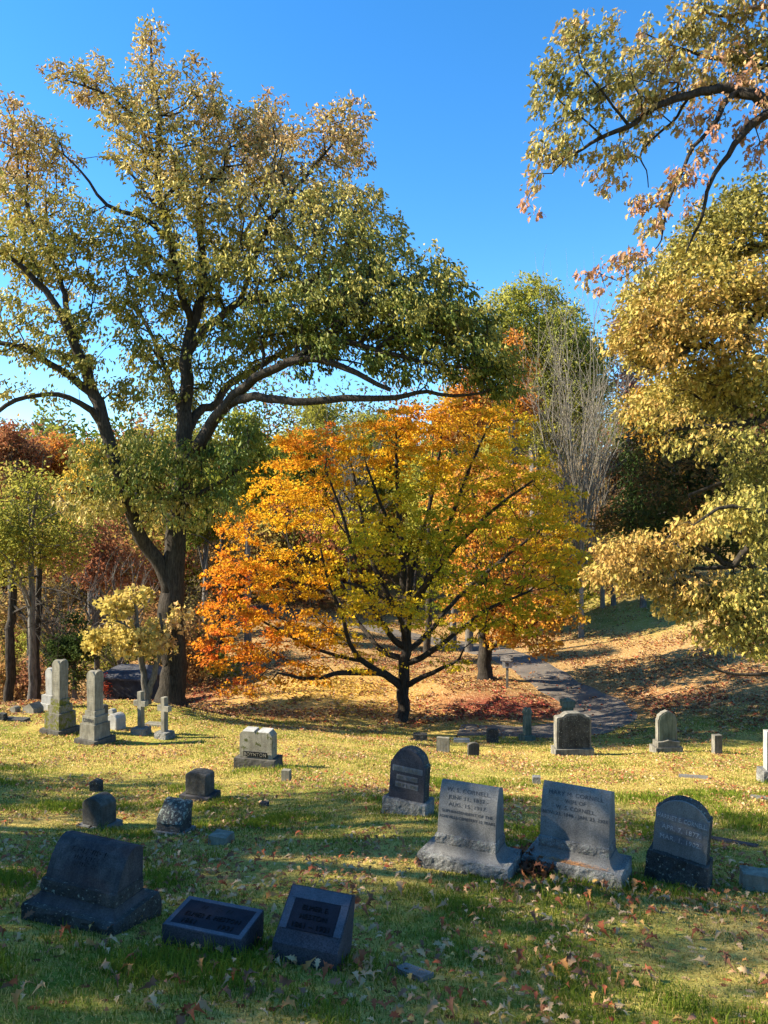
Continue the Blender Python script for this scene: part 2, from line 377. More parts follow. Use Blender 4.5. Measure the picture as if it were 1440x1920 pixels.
# drift of dark leaves fallen into the hollow between the two slant stones
rg = np.random.RandomState(90); n = 420
c0 = hit(1000, 1632); x = c0[0]+rg.normal(size=n)*.085+.0; y = c0[1]+.10+rg.normal(size=n)*.16
z = H(x, y)+rg.uniform(.01, .09, n)*np.exp(-((x-c0[0])/.12)**2)+.02
ax = rg.normal(size=(n, 3))*[1, 1, .7]; nm = rg.normal(size=(n, 3)); nm[:, 2] += .8
v, ff, sz, k = leaf_arrays(np.stack([x, y, z], 1), ax, nm, rg.uniform(.07, .13, n), bend(OAK, .6, .4), OAK_F)
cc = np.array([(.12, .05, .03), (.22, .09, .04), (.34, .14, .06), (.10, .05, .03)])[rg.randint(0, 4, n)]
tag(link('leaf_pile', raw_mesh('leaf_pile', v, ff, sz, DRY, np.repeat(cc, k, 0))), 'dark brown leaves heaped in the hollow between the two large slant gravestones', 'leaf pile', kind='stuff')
# ------------------------------------------------------------------ stone materials
def stone_mat(name, dark, light, speck=.5, moss=0, mosscol=(.10, .10, .02), stain=.4, bump=.25, scale=1.0, lichen=0):
    m, nt, out = nodes(name); L = nt.links.new
    tc = N(nt, 'TexCoord').outputs['Object']
    big = noise_n(nt, tc, 3.2*scale, 5, .62); fine = noise_n(nt, tc, 95*scale, 3, .7); mid = noise_n(nt, tc, 22*scale, 6, .7)
    c = ramp(nt, big, [(.28, dark), (.62, light)])
    c = mix(nt, speck, c, ramp(nt, fine, [(.32, (.25, .25, .25)), (.5, (1, 1, 1)), (.68, (1.7, 1.7, 1.7))]), 'MULTIPLY')
    mp = N(nt, 'Mapping'); mp.inputs['Scale'].default_value = (9, 9, 1.4); L(tc, mp.inputs[0])
    st = ramp(nt, noise_n(nt, mp.outputs[0], 1.5, 5, .6), [(.42, (1, 1, 1)), (.62, (.42, .40, .38))])
    c = mix(nt, stain, c, st, 'MULTIPLY')
    if moss > 0:
        f = ramp(nt, noise_n(nt, tc, 7*scale, 8, .75), [(.62-moss*.3, (0, 0, 0)), (.68-moss*.3, (1, 1, 1))])
        mc = ramp(nt, mid, [(.3, tuple(x*.35 for x in mosscol)), (.65, mosscol)])
        c = mix(nt, f, c, mc)
    if lichen > 0:
        f = ramp(nt, noise_n(nt, tc, 30*scale, 6, .7), [(.60-lichen*.2, (0, 0, 0)), (.64-lichen*.2, (1, 1, 1))])
        c = mix(nt, f, c, (.30, .33, .26))
    b = N(nt, 'BsdfPrincipled', Roughness=.88); b.inputs['Specular IOR Level'].default_value = .12; L(c, b.inputs['Base Color'])
    bp = N(nt, 'Bump', Strength=bump, Distance=.035 if bump > .8 else .012); L(mid, bp.inputs['Height'])
    bp2 = N(nt, 'Bump', Strength=bump*.6, Distance=.004); L(fine, bp2.inputs['Height']); L(bp.outputs[0], bp2.inputs['Normal'])
    L(bp2.outputs[0], b.inputs['Normal']); L(b.outputs[0], out.inputs[0]); return m
GRAN = stone_mat('grey_granite', (.125, .12, .11), (.215, .205, .185), .5, stain=.3, bump=.12)
GRANR = stone_mat('rock_faced_granite', (.09, .09, .09), (.30, .29, .26), .8, stain=.4, bump=1.0, lichen=.05)
DKGR = stone_mat('dark_weathered_granite', (.028, .028, .034), (.085, .08, .078), .45, stain=.5, bump=.3)
DKROCK = stone_mat('dark_rock_faced_granite', (.03, .03, .03), (.10, .095, .085), .5, stain=.5, bump=.9, lichen=.02)
BLUE = stone_mat('blue_grey_granite', (.036, .035, .040), (.070, .068, .076), .6, stain=.2, bump=.15)
BLUED = stone_mat('dark_blue_grey_panel', (.016, .016, .022), (.028, .028, .036), .3, stain=.2, bump=.1)
BLUEL = stone_mat('pale_blue_grey_border', (.075, .078, .095), (.12, .122, .14), .3, stain=.15, bump=.1)
INK = stone_mat('cut_letter_shadow', (.05, .05, .055), (.085, .085, .085), .3, stain=0, bump=.1)
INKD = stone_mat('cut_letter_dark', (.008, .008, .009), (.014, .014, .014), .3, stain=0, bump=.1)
PALE = stone_mat('raised_letter_stone', (.34, .34, .33), (.46, .45, .43), .3, stain=.2, bump=.1)
PANEL = stone_mat('sunk_panel_stone', (.13, .13, .14), (.20, .20, .20), .4, stain=.3, bump=.3)
MARB = stone_mat('weathered_marble', (.13, .12, .09), (.30, .275, .21), .25, stain=.5, bump=.3)
MARBM = stone_mat('mossy_marble', (.12, .11, .085), (.25, .225, .175), .4, moss=.5, mosscol=(.17, .17, .03), stain=.5, bump=.5)
WHITE = stone_mat('pale_marble', (.27, .26, .23), (.43, .415, .37), .25, stain=.3, bump=.3)
MOSSY = stone_mat('mossy_sandstone', (.20, .18, .13), (.34, .31, .23), .5, moss=.25, mosscol=(.10, .11, .02), stain=.4, bump=.6)
BROWN = stone_mat('brown_weathered_stone', (.055, .05, .042), (.13, .12, .10), .5, moss=.1, mosscol=(.09, .10, .04), stain=.6, bump=.5)
TANST = stone_mat('weathered_brown_marble', (.12, .11, .09), (.27, .25, .205), .5, moss=.08, mosscol=(.10, .11, .05), stain=.7, bump=.4)
LICH = stone_mat('lichened_granite', (.05, .05, .045), (.10, .10, .09), .5, stain=.3, bump=1.0, lichen=.35)
GREEN = stone_mat('green_stained_stone', (.10, .12, .085), (.20, .22, .16), .5, stain=.6, bump=.5)

def finish(name, bm, mat, parent, bevel=.008, rough=0, cuts=0, seed=0, smooth=False, keep_top=False, segs=2):
    if bevel > 0:
        es = [e for e in bm.edges if len(e.link_faces) == 2 and e.calc_face_angle(0) > .5]
        bmesh.ops.bevel(bm, geom=es, offset=bevel, segments=segs, profile=.6, affect='EDGES', clamp_overlap=True)
    if rough > 0:
        bmesh.ops.triangulate(bm, faces=[f for f in bm.faces if len(f.verts) > 4])
        for _ in range(cuts):
            es = [e for e in bm.edges if e.calc_length() > .035]
            if not es: break
            bmesh.ops.subdivide_edges(bm, edges=es, cuts=1, use_grid_fill=True)
            bmesh.ops.triangulate(bm, faces=[f for f in bm.faces if len(f.verts) > 4])
        bm.normal_update()
        off = Vector((seed*3.1, seed*1.7, seed*2.3)); mv = []
        for v in bm.verts:
            n = v.normal.copy(); k = 1.0
            if keep_top: k = max(0.0, 1-abs(n.z)*2.2); n.z = 0
            a = mnoise.noise(v.co*9+off)*.6 + mnoise.noise(v.co*24+off)*.35 + mnoise.noise(v.co*55+off)*.2
            mv.append(n*(a*rough*k + rough*.25*k))
        for v, d in zip(bm.verts, mv): v.co += d
    me = bpy.data.meshes.new(name); bm.normal_update(); bm.to_mesh(me); bm.free()
    me.materials.append(mat)
    if smooth: me.polygons.foreach_set('use_smooth', [True]*len(me.polygons))
    return link(name, me, parent)
def block(name, parent, mat, w, d, z0, z1, tw=1, td=1, cx=0, cy=0, **k):
    """a block w wide, d deep between z0 and z1, its top scaled by tw, td"""
    bm = bmesh.new(); vs = []
    for z, a, b in ((z0, 1, 1), (z1, tw, td)):
        for sx, sy in ((-1, -1), (1, -1), (1, 1), (-1, 1)): vs.append(bm.verts.new((cx+sx*w/2*a, cy+sy*d/2*b, z)))
    for f in ((3, 2, 1, 0), (4, 5, 6, 7), (0, 1, 5, 4), (1, 2, 6, 5), (2, 3, 7, 6), (3, 0, 4, 7)): bm.faces.new([vs[i] for i in f])
    return finish(name, bm, mat, parent, **k)
def extrude(name, parent, mat, prof, length, axis='y', c=0, **k):
    """a closed outline pushed out by length: axis y takes (x, z) outlines, axis x takes (y, z) outlines"""
    bm = bmesh.new(); A, B = [], []
    for a, b in prof:
        if axis == 'y': A.append(bm.verts.new((a, c-length/2, b))); B.append(bm.verts.new((a, c+length/2, b)))
        else: A.append(bm.verts.new((c-length/2, a, b))); B.append(bm.verts.new((c+length/2, a, b)))
    n = len(prof); bm.faces.new(A); bm.faces.new(B[::-1])
    for i in range(n): bm.faces.new([A[i], B[i], B[(i+1) % n], A[(i+1) % n]][::-1])
    bmesh.ops.recalc_face_normals(bm, faces=bm.faces)
    return finish(name, bm, mat, parent, **k)
def flare(name, parent, mat, w0, d0, w1, d1, z0, z1, n=6, **k):
    """a block whose sides sweep inwards in a concave curve from the lower to the upper size"""
    bm = bmesh.new(); rings = []
    for i in range(n+1):
        t = i/n; s = 1-(1-t)**.55*1.0 if False else math.sin(t*math.pi/2)**1.0
        s = 1-math.sqrt(max(0, 1-t*t)) if False else t**.5 if False else s
        w = w0+(w1-w0)*s; d = d0+(d1-d0)*s; z = z0+(z1-z0)*(1-math.cos(t*math.pi/2))
        rings.append([bm.verts.new((sx*w/2, sy*d/2, z)) for sx, sy in ((-1, -1), (1, -1), (1, 1), (-1, 1))])
    bm.faces.new(rings[0][::-1]); bm.faces.new(rings[-1])
    for a, b in zip(rings, rings[1:]):
        for j in range(4): bm.faces.new([a[j], a[(j+1) % 4], b[(j+1) % 4], b[j]])
    return finish(name, bm, mat, parent, bevel=0, **k)
def text_part(name, parent, mat, s, width, cx, t0, hgt, face, proud=.002, thick=.003, bold=0, slant=0, shift=0):
    """letters laid on a face: face(x, t) gives (point, normal); t0 is the baseline height along the face"""
    cu = bpy.data.curves.new('t', 'FONT'); cu.body = s; cu.size = 1; cu.extrude = .5; cu.offset = bold; cu.shear = slant; cu.resolution_u = 3; cu.space_character = 1.08
    o = bpy.data.objects.new('t', cu); COL.objects.link(o)
    dg = bpy.context.evaluated_depsgraph_get(); me = bpy.data.meshes.new_from_object(o.evaluated_get(dg))
    bpy.data.objects.remove(o); bpy.data.curves.remove(cu)
    co = np.array([v.co[:] for v in me.vertices]); x0, x1 = co[:, 0].min(), co[:, 0].max()
    kx = width/(x1-x0); ky = hgt/.72
    for v in me.vertices:
        x = (v.co.x-(x0+x1)/2)*kx+cx; p, n = face(x, t0+v.co.y*ky)
        v.co = Vector(p)+Vector(n)*(proud+thick*v.co.z)
    me.materials.clear(); me.materials.append(mat)
    return link(name, me, parent)
def worn_text(name, parent, mat, rows, face, seed=0, th=.003):
    """weathered lettering no longer legible: rows of short broken strokes; rows are (width, t0, height)"""
    rr = random.Random(seed); bm = bmesh.new()
    for wd, t0, hh in rows:
        x = -wd/2
        while x < wd/2:
            cw = hh*rr.uniform(.35, .7)
            for _ in range(rr.choice((1, 2, 2))):
                if rr.random() < .5: q = [(0, 0), (hh*.13, 0), (hh*.13+rr.uniform(0, .3)*hh, hh), (rr.uniform(0, .3)*hh, hh)]
                else: b = rr.choice((0, .45, .87))*hh; q = [(0, b), (cw*.8, b), (cw*.8, b+hh*.13), (0, b+hh*.13)]
                vs = []
                for dx, dt in q:
                    p, n = face(x+dx, t0+dt); vs.append(bm.verts.new(Vector(p)+Vector(n)*th))
                bm.faces.new(vs)
            x += cw+hh*rr.choice((.22, .22, .22, .8))
    me = bpy.data.meshes.new(name); bm.to_mesh(me); bm.free(); me.materials.append(mat)
    return link(name, me, parent)
def flat_face(y, tilt=0, z0=0):
    c, s = math.cos(tilt), math.sin(tilt)
    return lambda x, t: ((x, y+t*s, z0+t*c), (0, -c, s))
def poly_face(pts):
    """face following an open (y, z) outline upward; t is the length along it"""
    pts = [Vector(p) for p in pts]
    def f(x, t):
        acc = 0
        for a, b in zip(pts, pts[1:]):
            l = (b-a).length
            if t <= acc+l or b is pts[-1]:
                q = a+(b-a)*((t-acc)/l); d = (b-a)/l
                return (x, q.x, q.y), (0, -d.y, d.x)
            acc += l
    return f
def arc_top(w, h, rise, n=9, sh=0):
    """upright tablet outline with an arched top of the given rise and small shoulders"""
    pts = [(-w/2, 0), (w/2, 0), (w/2, h-rise)]
    hw = w/2-sh; r = (hw*hw+rise*rise)/(2*rise); a = math.asin(min(1, hw/r))
    for i in range(n+1):
        b = a-2*a*i/n; pts.append((r*math.sin(b), h-r+r*math.cos(b)))
    pts.append((-w/2, h-rise))
    o = []
    for p in pts:
        if not o or (abs(p[0]-o[-1][0])+abs(p[1]-o[-1][1])) > 1e-4: o.append(p)
    return o
def sink(p, dz=0): return (p[0], p[1], p[2]+dz)
YW = -27

# ---- E: slant monument of the superintendent, F its neighbour
def slant_monument(pos, yaw, w, hd, wb, db, hb, label, lines, mat, rockm, inkm, roll=0, pitch=0, dtop=.10, brow=False, over=0):
    T = thing('gravestone', label, 'gravestone', pos, yaw, roll, pitch)
    hr = hb*.64
    block('base', T, rockm, wb, db, -.25, hr, rough=.028, cuts=5, keep_top=True, seed=w*7, bevel=.006)
    flare('base_moulding', T, mat, wb-.05, db-.05, w+.015, db*.62+.01, hr-.004, hb)
    d = db*.62
    block('rock_faced_band', T, rockm, w, d*.98, hb-.002, hb+.095, rough=.020, cuts=5, keep_top=True, seed=w*11+1, bevel=.004)
    z = hb+.093; f = -d/2+.036
    if brow: front = [(f, z), (f+.02, z+hd*.25), (f+.058, z+hd*.55), (f+.11, z+hd*.82), (f+.155, z+hd*.95), (f+.20, z+hd)]; back = [(d/2-.02, z+hd*.93), (d/2, z+hd*.8), (d/2, z)]
    else: front = [(f, z), (f+.012, z+hd*.2), (f+.035, z+hd*.5), (f+.07, z+hd*.78), (f+.115, z+hd*.95), (f+.13, z+hd*.985)]; back = [(f+.15, z+hd), (d/2-.02, z+hd*.93), (d/2, z+hd*.5), (d/2, z)]
    body = extrude('die', T, mat, front+back, w-.012, 'x', bevel=.004)
    fc = poly_face(front)
    for s, wd, t, hh in lines:
        if s: text_part('lettering', body, inkm, s, wd, 0, t*hd, hh, fc)
    worn = [(wd, t*hd, hh) for s, wd, t, hh in lines if not s]
    if worn: worn_text('lettering', body, inkm, worn, fc, 5)
    return T
E_ = hit(884, 1632); F_ = hit(1088, 1644); G_ = hit(1280, 1660); A_ = hit(150, 1738); D_ = hit(765, 1526)
slant_monument(E_+[0, .12, 0], -26, .62, .49, .92, .50, .22, 'grey granite slant gravestone of a cemetery superintendent with five carved lines',
    [('W. S. CORNELL.', .46, .84, .040), ('JUNE 11, 1837.-', .42, .70, .036), ('AUG. 15. 1917.', .40, .56, .036), ('SUPERINTENDENT OF THE', .53, .43, .027), ('ASHEVILLE CEMETERY 32 YEARS', .58, .32, .027)], GRAN, GRANR, INK, roll=-.5, pitch=-1)
slant_monument(F_+[0, .12, 0], -29, .69, .50, .95, .50, .24, 'grey granite slant gravestone inscribed to a wife, orange pine needles on its base',
    [('MARY M. CORNELL', .54, .82, .040), ('WIFE OF', .20, .69, .038), ('W. S. CORNELL', .38, .56, .038), ('NOV. 23. 1846 - JAN. 23. 1926', .64, .44, .034)], GRAN, GRANR, INK, roll=-.5, pitch=-1)
slant_monument(A_+[.0, .22, 0], -20, .67, .26, .82, .52, .16, 'large dark slant gravestone with lettering too weathered to read, nearest the camera',
    [('', .34, .80, .034), ('', .24, .62, .03), ('', .20, .46, .028)], DKGR, DKROCK, INKD, roll=1.5, brow=True)

# ---- G and D: tablets with raised letters
def tablet(pos, yaw, w, h, d, wb, db, hb, label, lines, roll=0, pitch=0, mat=GRAN, rise=.13, sh=.02):
    T = thing('gravestone', label, 'gravestone', pos, yaw, roll, pitch)
    block('base', T, DKROCK if mat is GRAN else GRANR, wb, db, -.25, hb, tw=.93, td=.9, rough=.022, cuts=5, seed=w*13, bevel=.012)
    prof = [(x, z+hb) for x, z in arc_top(w, h, rise, 9, sh)]
    die = extrude('die', T, mat, prof, d*.16, 'y', c=-d/2+d*.08, bevel=.005)
    extrude('rough_back', die, DKROCK, [(x*1.012, z) for x, z in prof], d*.84, 'y', c=.08*d+.001, bevel=.012, rough=.012, cuts=4, seed=w)
    ff = flat_face(-d/2, 0, hb)
    for s, wd, t, hh in lines:
        panel = block('panel', die, PANEL, wd+.03, .006, hb+t*h-hh*.22, hb+t*h+hh*1.22, cy=-d/2-.001, bevel=0)
        text_part('lettering', panel, PALE if mat is GRAN else MARB, s, wd, 0, t*h, hh, ff, proud=.006, thick=.006)
    return T
tablet(G_+[0, .12, -.0], -32, .50, .56, .17, .60, .32, .26, 'grey arched gravestone with raised name and dates, leaning on a dark rough base',
    [('HARRIET E. CORNELL.', .46, .62, .046), ('APR. 7, 1877.', .36, .44, .046), ('MAR. 1. 1902.', .38, .26, .046)], roll=5)
tablet(D_+[0, .1, -.02], -24, .50, .68, .20, .64, .38, .20, 'blue-grey arched gravestone with three sunk name panels on a rough base',
    [('JULIA CORNELL', .40, .56, .052), ('DEC. 31, 1901', .27, .40, .045), ('MAY 1, 1901', .30, .25, .05)], roll=3.5, mat=BLUE, rise=.20)
# pine needles on the wife's stone: a real drift of needles
def needles(T, n=420):
    rgn = np.random.RandomState(3); p = np.zeros((n, 3)); x = rgn.normal(size=n)*.15; x = np.clip(x, -.30, .34)
    p[:, 0] = x; s = rgn.uniform(size=n); p[:, 1] = -.243+.045*s; p[:, 2] = .138+.012*rgn.uniform(size=n)+.03*s
    ax = rgn.normal(size=(n, 3))*[1, .5, .25]; 
    tp = np.array([(0, -.5, 0), (.025, 0, 0), (0, .5, 0), (-.025, 0, 0)])
    v, ff, sz, k = leaf_arrays(p, ax, np.tile([0., -.3, 1], (n, 1)), rgn.uniform(.04, .07, n), tp, [[0, 1, 2, 3]])
    return raw_mesh('pine_needles', v, ff, sz, DRY, np.array([.55, .27, .11])*rgn.uniform(.6, 1.3, n)[:, None])
nd = bpy.data.objects.new('pine_needles', needles(None)); COL.objects.link(nd)
for o in list(sc.objects):
    if o.get('label', '').startswith('grey granite slant gravestone inscribed to a wife'):
        nd.location = o.location; nd.rotation_euler = o.rotation_euler
tag(nd, 'small drift of orange pine needles on the base of a grey gravestone', 'pine needles', kind='stuff')

# ---- C: thick slant marker, B: low bevel marker
c = hit(582, 1806)
T = thing('gravestone', 'dark blue-grey slant marker with a bordered name panel, tilted in the grass', 'gravestone', c+[0, .12, -.02], -14, 3, -4)
pr = [(-.19, -.2), (.17, -.2), (.19, .355), (.13, .38), (-.18, .135)]
body = extrude('body', T, BLUE, pr, .45, 'x', bevel=.008)
sf = poly_face([(-.18, .135), (.13, .38)])
def slab_on(face, name, parent, mat, x0, x1, t0, t1, th):
    bm = bmesh.new(); vs = []
    for q in (0, 1):
        for x, t_ in ((x0, t0), (x1, t0), (x1, t1), (x0, t1)):
            p, n = face(x, t_); vs.append(bm.verts.new(Vector(p)+Vector(n)*(th if q else -.004)))
    for f in ((3, 2, 1, 0), (4, 5, 6, 7), (0, 1, 5, 4), (1, 2, 6, 5), (2, 3, 7, 6), (3, 0, 4, 7)): bm.faces.new([vs[i] for i in f])
    return finish(name, bm, mat, parent, bevel=.002)
slab_on(sf, 'border', body, BLUEL, -.215, .215, .31, .39, .0035)
slab_on(sf, 'border', body, BLUEL, -.215, -.165, .10, .308, .0035); slab_on(sf, 'border', body, BLUEL, .165, .215, .10, .308, .0035)
pn = slab_on(sf, 'panel', body, BLUED, -.16, .16, .10, .305, .006)
for s, wd, t_ in (('ELMER E.', .19, .235), ('HESTON', .19, .175), ('1861 \u2013 1931', .26, .115)):
    text_part('lettering', pn, INKD, s, wd, 0, t_, .034, sf, proud=.009, thick=.006)
c = hit(392, 1778)
T = thing('grave_marker', 'low flat rectangular marker with pale blue-grey rim and dark lettered panel', 'grave marker', c+[0, .12, 0], -17, 1, -2)
body = extrude('body', T, BLUE, [(-.17, -.2), (.17, -.2), (.17, .165), (-.17, .125)], .60, 'x', bevel=.006)
tf = poly_face([(-.17, .125), (.17, .165)])
slab_on(tf, 'border', body, BLUEL, -.295, .295, .005, .037, .003); slab_on(tf, 'border', body, BLUEL, -.295, .295, .303, .337, .003)
slab_on(tf, 'border', body, BLUEL, -.295, -.262, .038, .302, .003); slab_on(tf, 'border', body, BLUEL, .262, .295, .038, .302, .003)
pn = slab_on(tf, 'panel', body, BLUED, -.26, .26, .039, .301, .001)
for s, wd, t_, x in (('ELMER E. HESTON', .42, .135, 0), ('1861', .10, .06, -.14), ('1931', .10, .06, .14)):
    text_part('lettering', pn, INKD, s, wd, x, t_, .045, tf, proud=.004, thick=.004)

worn_text('lettering', pn, INKD, [(.26, .225, .04)], tf, 3, .004)

# ---- I: open-book topped family stone
c = hit(482, 1440)
T = thing('gravestone', 'mossy family gravestone with open book top and large name panel on grey base', 'gravestone', c+[0, .15, 0], -15)
block('base', T, BROWN, .90, .46, -.3, .19, tw=.98, td=.96, rough=.01, cuts=4, keep_top=True, seed=4, bevel=.012)
hh = .19; prof = [(-.36, hh), (.36, hh), (.36, hh+.46), (.30, hh+.53), (.03, hh+.535), (0, hh+.49), (-.03, hh+.535), (-.30, hh+.53), (-.36, hh+.46)]
die = extrude('die', T, MOSSY, prof, .26, 'y', bevel=.008)
for sx in (-1, 1):
    extrude('book_page', die, WHITE, [(-.13, hh+.532), (.13, hh+.532), (.13, hh+.56), (-.09, hh+.545)], .25, 'x', c=sx*.165, bevel=.008)
pn = block('panel', die, INKD, .52, .01, hh+.035, hh+.135, cy=-.152, bevel=0)
text_part('lettering', pn, MARB, 'BOYNTON', .48, 0, hh+.05, .068, flat_face(-.157), proud=.002, thick=.008, bold=.012)
c = hit(537, 1464)
T = thing('grave_marker', 'small pale upright corner marker beside the mossy family gravestone', 'grave marker', c, -14); block('post', T, MARB, .16, .12, -.1, .20, tw=.92, bevel=.02)

# ---- smaller stones of the shaded lawn
def small(nm, uv, w, d, h, label, mat, yaw=YW, rise=0, roll=0, pitch=0, base=None, cat='gravestone', rough=.006, bevel=.015, sh=.0, dz=0):
    c = hit(*uv); T = thing(nm, label, cat, c+[0, d*.4, dz], yaw, roll, pitch); hb = 0
    if base:
        wb, db, hb, mb = base; block('base', T, mb, wb, db, -.2, hb, rough=.006, cuts=3, keep_top=True, seed=w*31, bevel=.01)
    if rise: extrude('die', T, mat, [(x, z+hb-(.15 if (not base and z == 0) else 0)) for x, z in arc_top(w, h, rise, 8, sh)], d, 'y', bevel=bevel, rough=rough, cuts=3, seed=w*17)
    else: block('die', T, mat, w, d, hb-(0 if base else .15), hb+h, tw=.97, td=.95, bevel=bevel, rough=rough, cuts=3, seed=w*19)
    return T
small('gravestone', (372, 1500), .38, .26, .35, 'dark blocky gravestone with pale worn top on a low base', BROWN, -18, rise=.03, base=(.52, .40, .08, DKGR), bevel=.02)
small('gravestone', (181, 1552), .34, .26, .36, 'short dark round-topped gravestone on a slim grey base', BROWN, -26, rise=.09, base=(.44, .38, .03, GRAN), roll=-1)
small('grave_marker', (178, 1484), .18, .14, .19, 'little rough stone stub in a drift of leaves behind the round-topped stone', DKROCK, -18, rise=.05, cat='grave marker', rough=.02)
c = hit(322, 1564)
T = thing('gravestone', 'squat rough stone crusted with pale lichen, its top slanting down', 'gravestone', c+[0, .1, 0], -18, 0, -3)
block('base', T, GRANR, .42, .34, -.15, .03, rough=.01, cuts=3, seed=9)
extrude('die', T, DKROCK, [(-.13, .025), (.13, .025), (.13, .30), (-.12, .15)], .34, 'x', bevel=.012, rough=.01, cuts=4, seed=8)
extrude('lichened_face', T, LICH, [(-.135, .13), (-.09, .135), (.135, .285), (.13, .355), (.04, .345)], .352, 'x', bevel=.012, rough=.022, cuts=4, seed=12)
small('grave_marker', (412, 1584), .23, .20, .09, 'flat-topped pale rough block among tan leaves', MARB, -18, cat='grave marker', rough=.012)
small('grave_marker', (495, 1512), .12, .09, .05, 'tiny dark block nearly sunk in shaded grass', DKROCK, -18, cat='grave marker')
small('grave_marker', (1433, 1672), .34, .2, .15, 'pale rough block cut by the edge of the picture near a leaning gravestone', MARB, -16, cat='grave marker', rough=.02)
small('grave_marker', (1007, 1470), .16, .15, .13, 'tiny white-sided cube alone on the sunny lawn', GRANR, -8, cat='grave marker', rough=.004)
def flush(uv, w, d, label, mat=GRAN, yaw=-15, up=.022):
    c = hit(*uv); e = .3; n = Vector((-(h1(c[0]+e, c[1])-h1(c[0]-e, c[1])), -(h1(c[0], c[1]+e)-h1(c[0], c[1]-e)), 2*e)).normalized()
    T = thing('flat_marker', label, 'flat marker', c); T.rotation_euler = (n.to_track_quat('Z', 'Y').to_matrix() @ Matrix.Rotation(R(yaw), 3, 'Z')).to_euler()
    block('slab', T, mat, w, d, -.1, up, bevel=.006, rough=.004, cuts=3, keep_top=False, seed=w)
flush((775, 1828), .22, .14, 'small grey slab flush with the nearest shaded grass', GRAN, up=.03)
flush((1300, 1458), .55, .32, 'grey slab flush with the sunny leafy lawn', GRAN, up=.045)
flush((1432, 1498), .40, .30, 'blue-grey flush slab at the picture edge on the sunny lawn', TANST, up=.03)
flush((1330, 1572), 1.1, .16, 'long narrow kerb slab in grass behind the leaning gravestone', DKGR, up=.025)

# ---- columns on the sunny lawn
def barrel_top(name, parent, mat, w, z0, z1, cap):
    """square shaft whose head is two crossing barrel vaults"""
    bm = bmesh.new(); n = 12; r = w/2
    g = [[None]*(n+1) for _ in range(n+1)]
    for i in range(n+1):
        for j in range(n+1):
            x = -math.cos(math.pi*i/n)*r; y = -math.cos(math.pi*j/n)*r
            z = z1 + cap*max(math.sqrt(max(0, 1-(x/r)**2)), math.sqrt(max(0, 1-(y/r)**2)))
            if abs(abs(x)-r) < 1e-6 and abs(abs(y)-r) < 1e-6: z = z1
            g[i][j] = bm.verts.new((x, y, z))
    for i in range(n):
        for j in range(n): bm.faces.new([g[i][j], g[i+1][j], g[i+1][j+1], g[i][j+1]])
    bd = [g[i][0] for i in range(n)]+[g[n][j] for j in range(n)]+[g[i][n] for i in range(n, 0, -1)]+[g[0][j] for j in range(n, 0, -1)]
    lo = [bm.verts.new((v.co.x*.94, v.co.y*.94, z0)) for v in bd]; m = len(bd)
    for i in range(m): bm.faces.new([lo[i], lo[(i+1) % m], bd[(i+1) % m], bd[i]])
    bm.faces.new(lo[::-1]); bmesh.ops.recalc_face_normals(bm, faces=bm.faces)
    return finish(name, bm, mat, parent, bevel=0)
def column_monument(uv, tiers, ws, hs, label, mat, tiermats, yaw=YW, cap=None, inscribed=None, dz=0, lines=True):
    c = hit(*uv); T = thing('column_monument', label, 'column monument', c+[0, tiers[0][0]*.4, dz], yaw); z = -.3
    nm = ['base', 'plinth', 'plinth', 'cap_block', 'cap_block']
    for k, (w, h) in enumerate(tiers):
        z1 = (z+.3 if k == 0 else z)+h; o = block(nm[k], T, tiermats[k], w, w, z-.001, z1, tw=.985, td=.985, bevel=.012, rough=.006, cuts=2, seed=k+w*5); z = z1
        if inscribed and k == inscribed[0]: text_part('lettering', o, INK, inscribed[1], w*.85, 0, z-h*.75, h*.5, flat_face(-w/2*.99-.004), thick=.005, bold=.02)
    s = barrel_top('shaft', T, mat, ws, z-.001, z+hs-ws*.45, ws*.45)
    if lines:
        worn_text('lettering', s, BROWN, [(ws*.62, z+hs*(.74-.06*k), .022) for k in range(10)], flat_face(-ws/2+.003), int(ws*1000)+len(tiers)*7+uv[0], .006)
    return T
column_monument((104, 1378), [(.74, .13), (.56, .42), (.44, .20), (.34, .16)], .29, 1.04, 'tallest cross-vaulted marble column with green moss down its stepped base', MARB, [BROWN, MARBM, MARBM, MARBM])
column_monument((170, 1396), [(.72, .11), (.52, .38), (.44, .19), (.345, .13)], .29, 1.0, 'slightly shorter cross-vaulted marble column with a name band, no moss', MARB, [BROWN, MARB, MARB, MARB], inscribed=(2, 'COWAN'))
column_monument((92, 1332), [(.62, .20), (.46, .26)], .30, .84, 'pale grey column monument half hidden behind the tallest mossy one', WHITE, [WHITE, WHITE], lines=False)

def cross(uv, label, yaw, h=.98):
    c = hit(*uv); T = thing('cross_gravestone', label, 'stone cross', c+[0, .12, 0], yaw, random.Random(uv[0]).uniform(-2, 2))
    block('base', T, GRANR, .46, .38, -.25, .17, tw=.85, td=.85, rough=.025, cuts=4, seed=uv[0]); z = .165; a = .065; s = .20
    pr = [(-a, z), (a, z), (a, z+h*.60), (s, z+h*.60), (s, z+h*.60+.15), (a, z+h*.60+.15), (a, z+h), (-a, z+h), (-a, z+h*.60+.15), (-s, z+h*.60+.15), (-s, z+h*.60), (-a, z+h*.60)]
    return extrude('cross', T, MARB, pr, .14, 'y', bevel=.008)
cross((262, 1378), 'weathered stone cross on a rough block, nearer the marble columns', -24)
cross((306, 1386), 'weathered stone cross on a rough block, nearer the mossy family gravestone', -30, .92)
small('gravestone', (216, 1368), .36, .34, .42, 'squat pale arched stone just behind the shorter marble column', WHITE, -30, rise=.10, roll=-2, bevel=.03, rough=.01)
small('gravestone', (192, 1346), .22, .18, .38, 'narrow dark-topped stone peeping from behind the shorter marble column', BROWN, -20, rise=.04)
